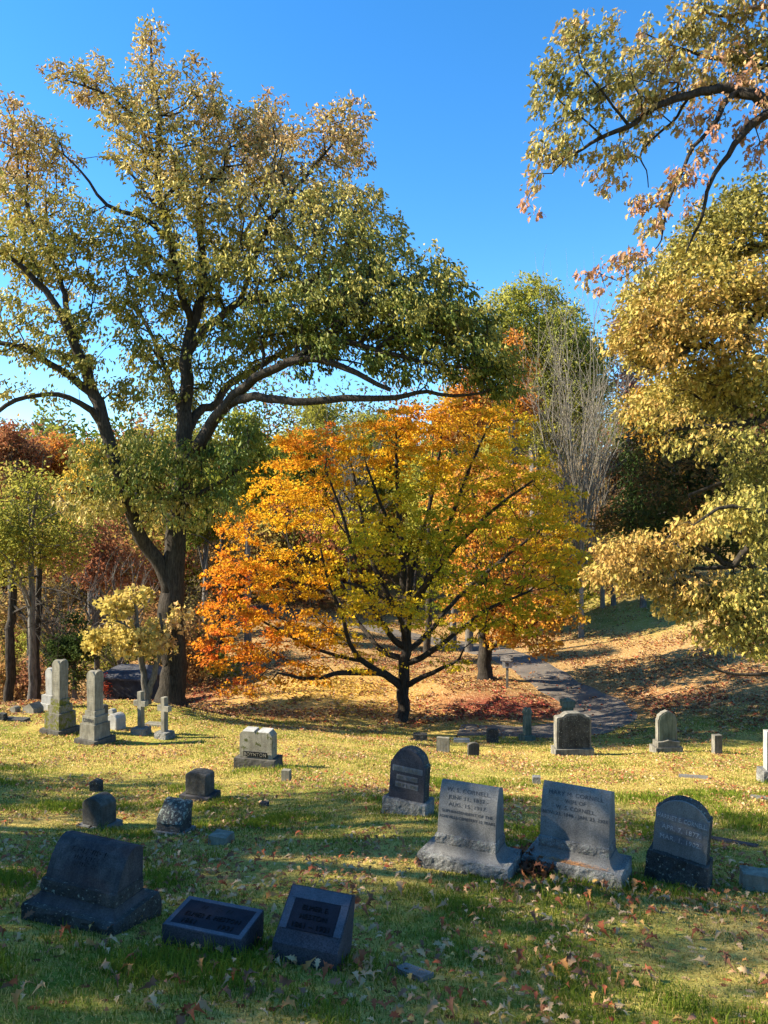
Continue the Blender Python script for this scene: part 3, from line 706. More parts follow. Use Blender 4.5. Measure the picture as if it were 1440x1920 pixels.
small('grave_marker', (209, 1340), .20, .18, .16, 'small rounded pale stone behind the squat arched one', WHITE, -20, rise=.05, cat='grave marker')
small('grave_marker', (26, 1336), .24, .2, .18, 'small rounded pale stone farthest along the lawn edge', MARB, -20, rise=.06, cat='grave marker')
c = hit(58, 1337)
T = thing('grave_marker', 'low house-shaped stone beside the pale grey column monument', 'grave marker', c+[0, .15, 0], -25)
extrude('die', T, MARB, [(-.24, -.1), (.24, -.1), (.24, .14), (.05, .30), (-.24, .15)], .38, 'y', bevel=.01)
small('kerb_stone', (26, 1353), .75, .3, .07, 'long low dark kerb slab in the sunny grass near the marble columns', DKROCK, -10, cat='kerb stone')
small('grave_marker', (2, 1352), .2, .2, .2, 'dark lump of stone at the end of the kerb slab', DKROCK, -10, cat='grave marker', rough=.02)
small('kerb_stone', (288, 1362), .55, .3, .06, 'low broken slab lying between the two stone crosses', MARB, -14, cat='kerb stone')

# ---- row along the lower lawn
small('grave_marker', (788, 1389), .42, .26, .18, 'low dark block with a pale worn top in the shade', DKROCK, -4, cat='grave marker', rough=.015)
small('grave_marker', (831, 1411), .33, .14, .38, 'small pale square-topped headstone catching the light', MARB, -14, cat='grave marker', rough=.005)
small('kerb_stone', (866, 1393), .48, .2, .10, 'low pale slab at the edge of the road', WHITE, -3, cat='kerb stone')
small('grave_marker', (888, 1418), .29, .12, .34, 'small dark arched headstone next to the pale square-topped one', BROWN, 6, rise=.05, cat='grave marker')
small('gravestone', (924, 1394), .34, .16, .42, 'dark upright block beyond the small arched headstone', DKROCK, 2, rise=.02, rough=.008)
c = hit(990, 1390)
T = thing('column_monument', 'slim dark green-stained column with a four-gabled head', 'column monument', c+[0, .15, 0], 20)
block('base', T, GREEN, .38, .38, -.3, .16, bevel=.01); block('shaft', T, GREEN, .20, .20, .16, .82, tw=.95, td=.95, bevel=.01)
for ax in ('x', 'y'): extrude('gable', T, GREEN, [(-.12, .82), (.12, .82), (.12, .87), (0, 1.0), (-.12, .87)], .235 if ax == 'x' else .232, ax, bevel=.003)
c = hit(1076, 1417)
T = thing('gravestone', 'broad dark shouldered gravestone with its side edge lit', 'gravestone', c+[0, .15, 0], 4); T.scale = (1, 1, .93)
block('base', T, TANST, 1.02, .42, -.3, .19, bevel=.015, rough=.01, cuts=3, keep_top=True)
w2 = .46; pr = [(-w2, .19), (w2, .19), (w2, 1.04), (w2-.05, 1.065), (w2-.13, 1.07), (w2-.17, 1.09), (w2-.22, 1.14), (w2-.30, 1.175), (-w2+.30, 1.175), (-w2+.22, 1.14), (-w2+.17, 1.09), (-w2+.13, 1.07), (-w2+.05, 1.065), (-w2, 1.04)]
d = extrude('die', T, TANST, pr, .26, 'y', bevel=.01)
extrude('sunk_frame', d, DKROCK, [(x*.9, z*.93+.03) for x, z in pr], .02, 'y', c=-.133, bevel=.008)
p = P(1064, 1338, 24.0); T = thing('column_monument', 'weathered column with a ragged broad head behind the shouldered gravestone', 'column monument', (p[0], p[1], h1(p[0], p[1])), 8)
zt = 1.0
block('base', T, GREEN, .55, .55, -.3, .25, bevel=.015); zt = P(1064, 1309, 24)[2]-h1(p[0], p[1])
block('shaft', T, GREEN, .30, .30, .25, zt-.26, tw=.95, td=.95, bevel=.02); block('head', T, GREEN, .36, .36, zt-.26, zt-.06, tw=1.05, td=1.05, rough=.02, cuts=3, seed=3); block('finial', T, GREEN, .22, .22, zt-.06, zt, tw=.6, td=.6, rough=.02, cuts=3, seed=5)
c = hit(1253, 1412)
T = thing('gravestone', 'dark gravestone with pointed arch top and two-step base', 'gravestone', c+[0, .15, 0], 6)
block('base', T, TANST, .74, .40, -.3, .15, bevel=.008)
extrude('plinth', T, TANST, [(-.30, .15), (.30, .15), (.30, .29), (.15, .30), (0, .34), (-.15, .30), (-.30, .29)], .32, 'y', bevel=.006)
pr = [(-.265, .29), (.265, .29), (.265, .86), (.24, .88), (.23, .96), (.12, 1.04), (0, 1.09), (-.12, 1.04), (-.23, .96), (-.24, .88), (-.265, .86)]
d = extrude('die', T, TANST, pr, .15, 'y', bevel=.01)
extrude('sunk_frame', d, GREEN, [(x*.86, z*.95+.02) for x, z in pr], .012, 'y', c=-.079, bevel=.004)
small('grave_marker', (1346, 1413), .22, .15, .47, 'narrow square post headstone with one bright edge', TANST, 10, cat='grave marker', rough=.004)
c = hit(1461, 1470)
T = thing('gravestone', 'pale upright stone on a rough base, mostly outside the picture', 'gravestone', c+[0, .15, 0], -5)
block('base', T, GRANR, .62, .4, -.3, .24, rough=.02, cuts=4, tw=.92, td=.9); block('die', T, WHITE, .40, .18, .24, 1.02, bevel=.015)
# far pale stones on the hill
for uv, w, h, lb in (((1140, 1028), .9, .7, 'far white stone on the hill, seen through branches, on the maple side'), ((1176, 1028), .5, .5, 'smallest far pale stone between two others on the hill'), ((1272, 1040), 1.3, 1.0, 'largest far white stone on the hill above the dark slope')):
    small('gravestone', uv, w*.9, .5, h, lb, WHITE, 5, rise=.15)

# ---- small box on a post and the mausoleum
c = hit(951, 1289)
T = thing('box_on_post', 'small roofed wooden box on a thin post beside the road', 'post box', c, -12); T.scale = (1.3, 1.3, 1.25)
block('post', T, TANST, .085, .085, -.3, .72, bevel=.004)
WOOD = stone_mat('grey_painted_wood', (.42, .42, .41), (.55, .55, .52), .15, stain=.5, bump=.2)
ROOFM = stone_mat('dark_shingles', (.10, .095, .09), (.20, .18, .17), .4, stain=.5, bump=.8)
b = block('box', T, WOOD, .30, .26, .70, .95, bevel=.004, tw=1.05, td=1.05)
extrude('roof', T, ROOFM, [(-.24, .96), (-.22, .935), (0, 1.08), (.22, .935), (.24, .96), (0, 1.12)], .42, 'x', bevel=.003)
block('door', b, ROOFM, .12, .012, .76, .88, cy=-.137, bevel=0)
DARKST = stone_mat('soot_dark_stone', (.035, .035, .04), (.07, .07, .075), .4, stain=.3, bump=.4)
ROOFG = stone_mat('grey_slate_roof', (.05, .05, .055), (.11, .11, .12), .4, stain=.5, bump=.6)
c = P(252, 1300, 33.0); c[2] = P(252, 1324, 33.0)[2]
T = thing('mausoleum', 'small dark stone mausoleum with grey hipped roof behind the big oak trunk', 'mausoleum', c, -12)
block('wall', T, DARKST, 2.35, 2.4, -1.5, 1.42, bevel=.01)
def hip(name, parent, mat, w, d, z0, z1, rw):
    bm = bmesh.new(); lo = [bm.verts.new((sx*w/2, sy*d/2, z0)) for sx, sy in ((-1, -1), (1, -1), (1, 1), (-1, 1))]
    l2 = [bm.verts.new((v.co.x, v.co.y, z0+.07)) for v in lo]; a = bm.verts.new((-rw/2, 0, z1)); b = bm.verts.new((rw/2, 0, z1))
    bm.faces.new(lo[::-1])
    for i in range(4): bm.faces.new([lo[i], lo[(i+1) % 4], l2[(i+1) % 4], l2[i]])
    bm.faces.new([l2[0], l2[1], b, a]); bm.faces.new([l2[1], l2[2], b]); bm.faces.new([l2[2], l2[3], a, b]); bm.faces.new([l2[3], l2[0], a])
    return finish(name, bm, mat, parent, bevel=.01)
hip('roof', T, ROOFG, 2.5, 2.55, 1.421, 1.86, 1.3)
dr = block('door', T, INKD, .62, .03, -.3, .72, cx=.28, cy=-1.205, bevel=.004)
block('door_frame', T, DARKST, .74, .02, .72, .82, cx=.28, cy=-1.212, bevel=.003)
for k in range(5): block('bar', dr, DKROCK, .02, .02, -.28, .70, cx=.06+.11*k, cy=-1.229, bevel=0)
# ------------------------------------------------------------------ trees
MAPLELEAF = tint_mat('maple_leaf', .55, .7, .08)
OAKLEAF = tint_mat('oak_leaf', .22, .6, .2)
def bark(name, dark, light, sc_=1.0):
    m, nt, out = nodes(name); L = nt.links.new
    tc = N(nt, 'TexCoord').outputs['Object']; mp = N(nt, 'Mapping'); mp.inputs['Scale'].default_value = (7*sc_, 7*sc_, 1.3*sc_); L(tc, mp.inputs[0])
    f = noise_n(nt, mp.outputs[0], 3, 7, .7); c = ramp(nt, f, [(.35, dark), (.65, light)])
    c = mix(nt, .5, c, ramp(nt, noise_n(nt, tc, 1.3, 4), [(.35, (.55, .6, .5)), (.65, (1.3, 1.25, 1.2))]), 'MULTIPLY')
    b = N(nt, 'BsdfPrincipled', Roughness=.95); b.inputs['Specular IOR Level'].default_value = .15; L(c, b.inputs['Base Color'])
    bp = N(nt, 'Bump', Strength=1.0, Distance=.06); L(f, bp.inputs['Height']); L(bp.outputs[0], b.inputs['Normal'])
    L(b.outputs[0], out.inputs[0]); return m
BARK = bark('oak_bark', (.022, .018, .014), (.085, .07, .056)); BARKM = bark('maple_bark', (.022, .018, .015), (.07, .058, .048))
BARKG = bark('grey_bark', (.08, .07, .06), (.24, .21, .18)); BARKP = bark('pale_twig_bark', (.17, .145, .115), (.33, .29, .23), 3)

def grow(limbs, tips, seed=0, seg=.45, rt=.010, power=2.3, kpath=.28, up=.25, minr=None):
    """limbs: lists of (x, y, z, r). Twigs are grown from the limbs out to every tip. Returns pos, parent, radius, fixed count"""
    rg = np.random.RandomState(seed); pos, par, rad, plen = [], [], [], []
    for li, L_ in enumerate(limbs):
        pts = np.array(L_, float)
        c = catmull(pts, 5); c = c[np.concatenate([[True], np.linalg.norm(np.diff(c[:, :3], axis=0), axis=1) > .01])]
        if li == 0 or not pos: prev = -1; start = 0
        else:
            d = np.linalg.norm(np.array(pos)-c[0, :3], axis=1); prev = int(np.argmin(d)); start = 0 if d[prev] > .05 else 1
        last = None
        for q in c[start:]:
            if last is not None and np.linalg.norm(q[:3]-last) < seg*.55: continue
            if prev >= 0 and start == 0 and last is None and np.linalg.norm(q[:3]-np.array(pos[prev])) < 1e-3: continue
            jit = rg.normal(size=3)*min(.035, q[3]*.16)*(0 if prev < 0 else 1)
            pos.append(q[:3]+jit); par.append(prev); rad.append(max(q[3], .008))
            plen.append(0 if prev < 0 else plen[prev]+np.linalg.norm(pos[-1]-pos[prev])); prev = len(pos)-1; last = q[:3]
    nl = len(pos)
    cap = nl+len(tips)*40; PA = np.zeros((cap, 3)); PA[:nl] = pos; PL = np.zeros(cap); PL[:nl] = plen; n = nl
    first = 0
    while first < nl and PA[first, 2] < PA[0, 2]+.12*(max(t[2] for t in tips)-PA[0, 2]) and len(limbs) > 0: first += 1
    first = min(first, nl-1)
    d0 = np.array([np.min(np.linalg.norm(PA[:nl]-t, axis=1)) for t in tips]); order = np.argsort(d0)
    par = list(par); rad = list(rad); ends = np.zeros(len(tips), int)
    for ti in order:
        t = tips[ti]; d = np.linalg.norm(PA[:n]-t, axis=1); cost = d+kpath*PL[:n]; cost[:first] += 100
        j = int(np.argmin(cost)); a = PA[j]; L_ = d[j]; k = max(1, int(round(L_/seg)))
        pj = par[j]; dirn = (a-PA[pj]) if pj >= 0 else np.array([0, 0, 1.]); dirn = dirn/(np.linalg.norm(dirn)+1e-9)
        m = a+dirn*L_*.35+np.array([0, 0, up*L_*.3])+rg.normal(size=3)*L_*.08; prev = j
        for s in range(1, k+1):
            u = s/k; q = (1-u)**2*a+2*u*(1-u)*m+u*u*t + (rg.normal(size=3)*.035*seg/.45 if s < k else 0)
            PA[n] = q; par.append(prev); rad.append(0); PL[n] = PL[prev]+np.linalg.norm(q-PA[prev]); prev = n; n += 1
        ends[ti] = prev
    acc = np.zeros(n)
    for e in ends: acc[e] += rt**power
    par = np.array(par)
    for i in range(n-1, -1, -1):
        if par[i] >= 0 and i >= nl: acc[par[i]] += acc[i]
    r = acc**(1/power); r[:nl] = np.array(rad[:nl])
    for i in range(nl, n):
        if par[i] >= 0: r[i] = min(r[i], r[par[i]]*.85+.001) if par[i] < nl else r[i]
    return PA[:n], par, np.maximum(r, rt*.7), nl
def tube_mesh(name, pos, par, rad, mat, minr=0, sides=(10, 6, 4, 3), flare_=0):
    n = len(pos); kids = [[] for _ in range(n)]
    for i in range(n):
        if par[i] >= 0: kids[par[i]].append(i)
    V, FF, S = [], [], []; nv = 0
    def emit(chain):
        nonlocal nv
        p = pos[chain]; r = rad[chain].copy()
        if len(chain) < 2 or r[1] < minr: return
        if par[chain[0]] >= 0 or True: r[0] = min(r[0], r[1]*1.25)
        k = sides[0] if r[0] > .15 else sides[1] if r[0] > .06 else sides[2] if r[0] > .02 else sides[3]
        tg = np.gradient(p, axis=0); tg /= np.linalg.norm(tg, axis=1)[:, None]+1e-9
        ref = np.array([0.31, 0.95, 0.05]) if abs(tg[0, 1]) < .8 else np.array([1., 0, 0])
        ang = np.arange(k)*2*np.pi/k
        sx = np.cross(tg, ref); sx /= np.linalg.norm(sx, axis=1)[:, None]+1e-9; sy = np.cross(tg, sx)
        rr = r[:, None]*(1+(.08*np.sin(3*ang[None]+p[:, 2:3]*2)+.05*np.sin(5*ang[None]+p[:, 2:3]) if k >= 10 else 0))
        ring = p[:, None]+rr[..., None]*(np.cos(ang)[None, :, None]*sx[:, None]+np.sin(ang)[None, :, None]*sy[:, None])
        V.append(ring.reshape(-1, 3)); m = len(chain)
        i = np.arange((m-1)*k).reshape(m-1, k)+nv; j = np.roll(i, -1, axis=1)
        q = np.stack([i, j, j+k, i+k], -1).reshape(-1); FF.append(q); S.append(np.full((m-1)*k, 4)); nv += m*k
    stack = [i for i in range(n) if par[i] < 0]; starts = [(None, i) for i in stack]
    while starts:
        a, i = starts.pop(); chain = [i] if a is None else [a, i]
        while kids[i]:
            ks = sorted(kids[i], key=lambda q: -rad[q])
            for q in ks[1:]: starts.append((i, q))
            i = ks[0]; chain.append(i)
        emit(chain)
    return raw_mesh(name, np.concatenate(V), np.concatenate(FF), np.concatenate(S), mat, smooth=True)

def blobs_tips(blobs, rg, density):
    """blobs: (centre xyz, radii xyz, weight); tips spread through each, denser to the outside"""
    T, W = [], []
    for c, r, w_ in blobs:
        n = max(1, int(density*w_*(r[0]*r[1]*r[2])**(2/3)))
        d = rg.normal(size=(n, 3)); d /= np.linalg.norm(d, axis=1)[:, None]
        T.append(np.array(c)+d*np.array(r)*(rg.uniform(size=(n, 1))**.38))
    return np.concatenate(T)
def foliage(name, tips, per, spread, size, rg, pal, clump, tpl=SIMPLE, fc=SIMPLE_F, droop=.5, flat=.0, mat=None, centre=None, squash=.7, keep=None):
    n = len(tips)*per; base = np.repeat(tips, per, 0)
    off = rg.normal(size=(n, 3)); off *= (rg.uniform(size=n)**.5/np.linalg.norm(off, axis=1)*1.9)[:, None]*spread*[1, 1, squash]
    off *= np.repeat(rg.uniform(.55, 1.35, len(tips)), per)[:, None]; p = base+off
    out = off+.4*(p-(centre if centre is not None else tips.mean(0)))/6
    ax = out/np.linalg.norm(out, axis=1)[:, None]*.6+rg.normal(size=(n, 3))*.6; ax[:, 2] -= droop
    nm = rg.normal(size=(n, 3))*(1-flat); nm[:, 2] += .35+flat*1.2
    v, ff, sz, k = leaf_arrays(p, ax, nm, size*rg.uniform(.5, 1.3, n), bend(tpl, .3, .25), fc)
    c = pal(p, np.repeat(rg.uniform(size=len(tips)), per), rg)
    return raw_mesh(name, v, ff, sz, mat or LEAF, np.repeat(c, k, 0))
def palette(cols, clump=.6, scale=.5, seed=0, bright=.25):
    cols = np.array(cols)
    def f(p, r, rg):
        t = .5+.33*fnoise(p, scale, seed)*1.2+(r-.5)*clump+rg.normal(size=len(p))*.10
        t = np.clip(t, 0, .999)*(len(cols)-1); i = t.astype(int); w_ = (t-i)[:, None]
        return (cols[i]*(1-w_)+cols[i+1]*w_)*rg.uniform(1-bright, 1+bright, len(p))[:, None]
    return f
G1, G2, OL, YG, YE, TA, OR, RD, BR = (.075, .11, .018), (.13, .17, .025), (.20, .20, .035), (.34, .33, .05), (.62, .46, .06), (.42, .29, .12), (.66, .27, .03), (.50, .10, .04), (.22, .11, .05)
def px_limb(pts):
    return [(*P(u, v, Y), r) for u, v, Y, r in pts]
def px_blob(u, v, Y, ru, rv, ry, w_=1.0):
    c = P(u, v, Y); return (c, (ru*Y/F, ry, rv*Y/F), w_)
def build_tree(name, label, cat, base, limbs, tips, barkm, leaves=None, group=None, seed=0, rt=.010, seg=.45, kpath=.28, up=.25, minr=0, power=2.3):
    root = tag(bpy.data.objects.new(name, None), label, cat, group); COL.objects.link(root); root.location = tuple(map(float, base))
    b = np.array(base, float); print('TREE', name, len(tips), leaves and leaves['per']*len(tips))
    pos, par, rad, nl = grow(limbs, tips, seed, seg, rt, power, kpath, up)
    tm = tube_mesh('trunk', pos-b, par, rad, barkm, minr); link('trunk', tm, root)
    if leaves:
        rg = np.random.RandomState(seed+5)
        link('crown', foliage('crown', tips-b, rg=rg, **leaves), root)
    return root

# ---- the big two-stemmed oak
base = P(325, 1314, 25.0); base[2] = h1(base[0], base[1])
def O(*pts): return px_limb(pts)
limbs = [
 O((322,1325,25,.62),(324,1300,25,.47),(324,1260,25,.42),(323,1200,25,.39),(322,1120,25,.40),(328,1060,25,.36),(334,980,25,.33),(340,900,25,.31),(343,860,25,.30),(346,790,25,.25),(350,720,25.2,.22),(352,660,25.3,.20),(362,600,25.4,.17),(375,560,25.5,.15),(380,480,25.5,.12),(372,400,25.5,.09),(380,320,25.5,.06),(385,250,25.5,.03)),
 O((322,1110,25,.30),(300,1060,24.8,.24),(268,1010,24.5,.22),(243,950,24.2,.21),(222,880,24,.20),(205,830,24,.20),(190,775,24,.20),(172,730,24,.19),(150,670,23.8,.16),(125,610,23.5,.13),(95,560,23.4,.11),(60,520,23.3,.09),(20,485,23.2,.07),(-20,465,23,.06)),
 O((172,735,24,.15),(120,700,23.5,.11),(75,670,23.3,.10),(30,650,23,.08),(-20,640,23,.07)),
 O((185,790,24,.14),(160,760,23.6,.10),(110,740,23.4,.08),(60,742,23.2,.07),(20,755,23,.07),(-25,790,22.8,.05)),
 O((150,670,23.8,.12),(130,600,24.2,.10),(112,520,24.5,.09),(70,440,24.6,.07),(40,360,24.6,.05),(10,300,24.6,.04)),
 O((112,520,24.5,.07),(60,420,25,.05),(50,330,25.4,.04),(55,280,25.5,.03)),
 O((343,870,25,.24),(365,850,24.6,.22),(385,815,24.2,.21),(405,785,23.8,.19),(435,755,23.2,.17),(480,745,22.6,.13),(540,752,22.2,.12),(600,752,22,.11),(660,746,21.8,.10),(740,745,21.6,.08),(790,735,21.5,.06),(850,742,21.4,.05),(920,735,21.4,.03)),
 O((405,785,23.8,.18),(440,740,23,.16),(490,705,22.5,.14),(540,680,22,.13),(590,672,21.8,.11),(650,690,21.4,.09),(700,715,21.2,.07),(740,735,21.1,.06)),
 O((540,680,22,.12),(590,650,22,.10),(640,640,22,.09),(720,660,21.5,.07),(800,680,21.2,.05),(880,690,21,.03)),
 O((590,650,22,.10),(640,610,22.2,.09),(680,560,22.4,.07),(720,510,22.6,.05),(750,480,22.7,.03)),
 O((345,830,25,.18),(375,770,25.4,.15),(400,760,25.8,.14),(430,720,26.4,.13),(480,690,27,.11),(560,640,27.5,.09),(640,560,28,.07),(690,480,28,.04)),
 O((352,660,25.3,.16),(380,620,25,.14),(420,590,24.6,.13),(450,565,24.3,.12),(500,560,24,.10),(560,540,23.8,.08),(620,500,23.6,.06),(660,440,23.5,.04)),
 O((450,565,24.3,.10),(480,480,24.2,.09),(510,410,24.1,.08),(550,360,24,.07),(590,310,24,.05),(640,250,24,.03)),
 O((362,610,25.4,.13),(340,540,25,.13),(325,480,24.7,.13),(310,410,24.5,.12),(300,370,24.4,.11),(295,310,24.3,.09),(298,260,24.3,.08),(300,210,24.3,.06),(285,140,24.3,.05),(283,80,24.3,.03),(285,45,24.3,.02)),
 O((305,440,24.5,.09),(270,410,24,.08),(200,385,23.7,.06),(160,330,23.6,.04),(120,290,23.5,.03)),
 O((292,300,24.3,.08),(260,240,24.2,.06),(220,190,24.2,.05),(170,165,24.2,.04),(120,150,24.2,.03),(90,140,24.2,.02)),
 O((305,375,24.4,.08),(340,345,24.2,.06),(400,335,24,.05),(440,340,24,.04)),
 O((310,410,24.5,.07),(280,370,25,.05),(240,320,25.3,.04),(200,290,25.5,.03)),
 O((300,215,24.3,.05),(330,215,24.5,.04),(370,180,24.6,.03)),
 O((375,560,25.5,.10),(420,500,26.2,.09),(470,420,26.8,.07),(510,330,27.2,.05),(520,250,27.3,.03)),
 O((346,790,25,.12),(320,720,26,.10),(290,640,27,.08),(250,560,28,.06),(230,480,28.5,.04)),
 O((335,960,25,.12),(370,930,24,.09),(420,900,23.2,.06),(460,870,22.8,.04)),
 O((243,950,24.2,.10),(200,930,23.5,.07),(150,910,23,.05),(110,900,22.6,.03)),
]
B = [(285,75,24.3,28,42,.9),(288,140,24.3,40,35,1.1),(130,152,24.2,48,26,1.2),(185,150,24.2,45,42,1.3),(230,205,24.2,40,45,1.4),(300,210,24.3,60,55,1.8),(375,165,24.6,45,45,1.4),(400,210,24.6,35,40,1.4),
 (280,280,24.5,90,60,2.5),(40,250,25,60,55,2.0),(100,280,24.5,50,45,2),(25,330,24.6,50,90,2.5),(75,400,24.6,60,60,2.3),(340,330,24.5,110,70,3),(430,290,25.5,80,60,3),(515,245,27.2,50,50,2),(500,300,26,70,60,3),(590,330,24.5,80,70,3),
 (640,240,24,60,48,1.8),(660,290,24,40,40,1.4),(690,350,23.8,18,25,.5),(650,370,23.7,55,30,1.5),(600,430,23.6,110,60,3.5),(690,440,25,70,50,3),(480,420,25,110,80,4),(380,440,25.5,80,80,4),(270,470,25,80,60,3),(150,430,24.5,70,45,2.5),
 (120,500,24.5,80,50,2.8),(40,480,23.8,60,60,2.5),(550,520,24,130,60,4),(700,510,24,90,60,4),(790,540,23,65,50,3),(420,540,25,90,60,4),(310,560,26,80,60,3.5),(230,570,26,45,35,2),(60,590,23.5,50,35,2.2),(130,660,24,40,40,2),(40,650,23,60,35,2),
 (640,600,22.8,130,50,4),(790,620,22,90,55,3.2),(850,590,22,45,50,2.2),(880,680,21.5,75,45,2.5),(935,710,21.4,30,35,1.4),(760,680,21.6,90,35,2.5),(520,620,24,70,45,3),(450,640,25,70,40,3),(280,660,26,65,50,3),(240,740,25.5,35,35,2),(160,600,24,35,35,1.6),
 (600,660,22,70,30,2),(430,690,24,40,22,1.6),(320,740,25.5,40,45,2),(390,700,25,35,35,2,.6),(560,690,22,40,18,1.2,.5),(50,735,23.3,60,22,1.5,.6),(170,700,23.8,50,25,1.6,.7),
 (290,860,24,80,50,2.6),(370,880,24,60,60,2.5),(450,850,23.2,50,55,2,.9),(230,920,23.5,90,45,2.6),(330,960,24,80,40,2.5),(180,860,23.6,50,40,1.8,.7),(150,950,23,60,35,2,.8),(420,940,23,50,40,2,.8),(460,800,23,40,35,1.5,.8),
 (820,560,22.5,70,50,2.5,1.3),(880,630,22,60,50,2.5,1.5),(930,690,21.5,45,38,1.8,1.4),(760,610,22.5,90,50,3,1.2),(680,560,23,100,60,3,1.2),(580,600,23,90,50,3,1.0),(950,730,21.3,30,20,1.2,1)]
rg = np.random.RandomState(11)
tips = blobs_tips([px_blob(*b) for b in B], rg, 29)
OAKD=1
def oak_pal(p, r, rg):
    z = np.clip((p[:, 2]+0)/18, 0, 1); x = (p[:, 0]+3)/7
    t = .34*z + .36*z**3 + .16*fnoise(p, .45, 5) + (r-.5)*.34 + .05*rg.normal(size=len(p)) - .09*np.clip(x, 0, 1.3)
    t = t + np.where(z < .38, .22, 0)
    cols = np.array([G1, G2, OL, (.34, .30, .06), (.46, .38, .09), (.54, .41, .12), (.52, .37, .14), (.50, .30, .13)])
    t = np.clip(t+.15, 0, .999)*(len(cols)-1); i = t.astype(int); w_ = (t-i)[:, None]
    return (cols[i]*(1-w_)+cols[i+1]*w_)*rg.uniform(.75, 1.3, len(p))[:, None]
build_tree('oak_tree', 'huge two-stemmed oak with thick dark limbs and olive to tan leaves', 'tree', base, limbs, tips, BARK,
    dict(per=27, spread=.18, size=.145, mat=OAKLEAF, pal=oak_pal, clump=.5, droop=.9, squash=.8), seed=3, rt=.009, seg=.5)

# ---- the golden maple in the middle
base = P(755, 1356, 28.0); base[2] = h1(base[0], base[1])
limbs = [
 O((755,1366,28,.40),(755,1350,28,.27),(756,1320,28,.225),(757,1285,28,.22),(759,1240,28,.20),(761,1200,28,.19),(763,1150,28,.17),(760,1090,28,.15),(752,1020,28,.12),(748,950,28,.10),(744,880,28,.07),(742,810,28,.04)),
 O((755,1292,28,.16),(735,1272,27.7,.15),(700,1260,27,.13),(640,1262,26,.09),(580,1272,25,.06),(520,1262,24,.04)),
 O((720,1266,27.4,.12),(680,1240,27,.10),(655,1205,26.6,.08),(640,1150,26.2,.07),(615,1090,25.8,.05),(600,1020,25.5,.03)),
 O((680,1240,27,.08),(600,1220,26.8,.06),(520,1180,26.5,.05),(450,1140,26.3,.03)),
 O((757,1235,28,.13),(720,1222,28.4,.11),(690,1190,29,.09),(640,1130,30,.07),(570,1060,31,.05),(520,980,31.5,.03)),
 O((760,1215,28,.13),(735,1195,27.6,.11),(700,1140,27,.09),(670,1060,26.4,.07),(640,960,26,.05),(610,880,25.8,.03)),
 O((762,1165,28,.13),(735,1130,28,.11),(705,1070,28.2,.09),(680,980,28.6,.07),(660,880,29,.05),(640,820,29,.03)),
 O((757,1288,28,.12),(785,1272,27.6,.10),(830,1252,27,.07),(870,1232,26.6,.04)),
 O((760,1245,28,.12),(800,1228,27.6,.11),(850,1190,27,.08),(920,1140,26.4,.06),(990,1110,26,.04)),
 O((762,1225,28,.12),(800,1190,28.6,.10),(860,1120,29.5,.08),(940,1050,30.4,.06),(1020,990,31,.04)),
 O((763,1170,28,.14),(790,1110,28,.12),(820,1040,28,.10),(850,960,28,.08),(880,880,28,.06),(910,810,28,.04)),
 O((790,1110,28,.10),(850,1030,27.3,.08),(920,960,27,.06),(1000,900,26.8,.04)),
 O((763,1130,28,.12),(775,1060,28.5,.10),(800,970,29,.08),(820,880,29.5,.06),(830,790,29.6,.03)),
 O((761,1150,28,.10),(765,1060,27,.09),(720,960,26,.06),(690,880,25.5,.04)),
 O((762,1180,28,.10),(775,1130,26.5,.08),(800,1090,25,.06),(830,1060,24,.04)),
 O((760,1200,28,.10),(745,1150,26.5,.08),(700,1110,25,.06),(640,1090,24,.04)),
 O((762,1180,28,.10),(775,1130,30,.08),(780,1060,32,.06),(790,980,33,.04)),
]
B = [(745,800,28,55,50,2.2),(690,830,28,60,50,2.5),(590,840,28.5,60,48,2.2),(545,850,28.5,40,45,1.8),(640,900,28,90,55,3,.8),(500,920,29,50,50,2.3),(560,950,28,70,50,3),(450,990,29,40,45,2),(470,1060,27.5,70,50,3),(425,1080,28,35,50,2,.9),
 (430,1150,27,50,45,2.4),(410,1210,26.5,35,40,1.8),(470,1240,26,60,38,2.2),(560,1270,25,60,22,1.8,.9),(450,1290,25.5,45,18,1.3,.7),(540,1180,27,80,45,3,.9),(620,1200,27,60,40,2.5,.8),(650,1120,26,80,50,3,.8),(560,1070,27,80,55,3.5,.8),(680,1020,25,90,60,2.6,.8),
 (800,800,29,60,50,2.5),(870,790,28.5,60,48,2.5),(940,800,28,55,48,2.5),(770,880,28.5,80,50,3.5,.9),(880,880,28,80,60,3.5,.8),(980,880,27.5,60,55,3),(1030,930,28.5,55,50,2.6),(1050,1000,29,55,60,2.8),(960,980,28,80,60,3.5,.8),(1070,1080,27.5,35,55,2.2),
 (1010,1080,27,60,50,2.8,.9),(940,1110,26.5,70,45,2.6,.8),(870,1060,25,80,50,2.5,.7),(790,1020,24.5,80,60,2.4,.7),(760,950,25,80,60,2.6,.7),(860,970,26,70,50,2.5,.7),(850,1190,26.5,45,28,1.6,.7),(990,1160,26.5,45,30,1.6,.8),(1060,1140,27.5,35,25,1.4),
 (900,1160,26.6,45,30,1.8,.7),(820,1110,31,80,50,2.5,.7),(650,1000,31,80,70,2.5,.7),(700,1240,26.5,50,20,1.6,.5),(850,1245,26.8,35,18,1.2,.5),(780,1140,25,50,40,2,.5),(720,1150,25,50,40,2,.5),(490,1130,25.5,50,40,2,.8)]
tips = blobs_tips([px_blob(*b) for b in B], rg, 19)
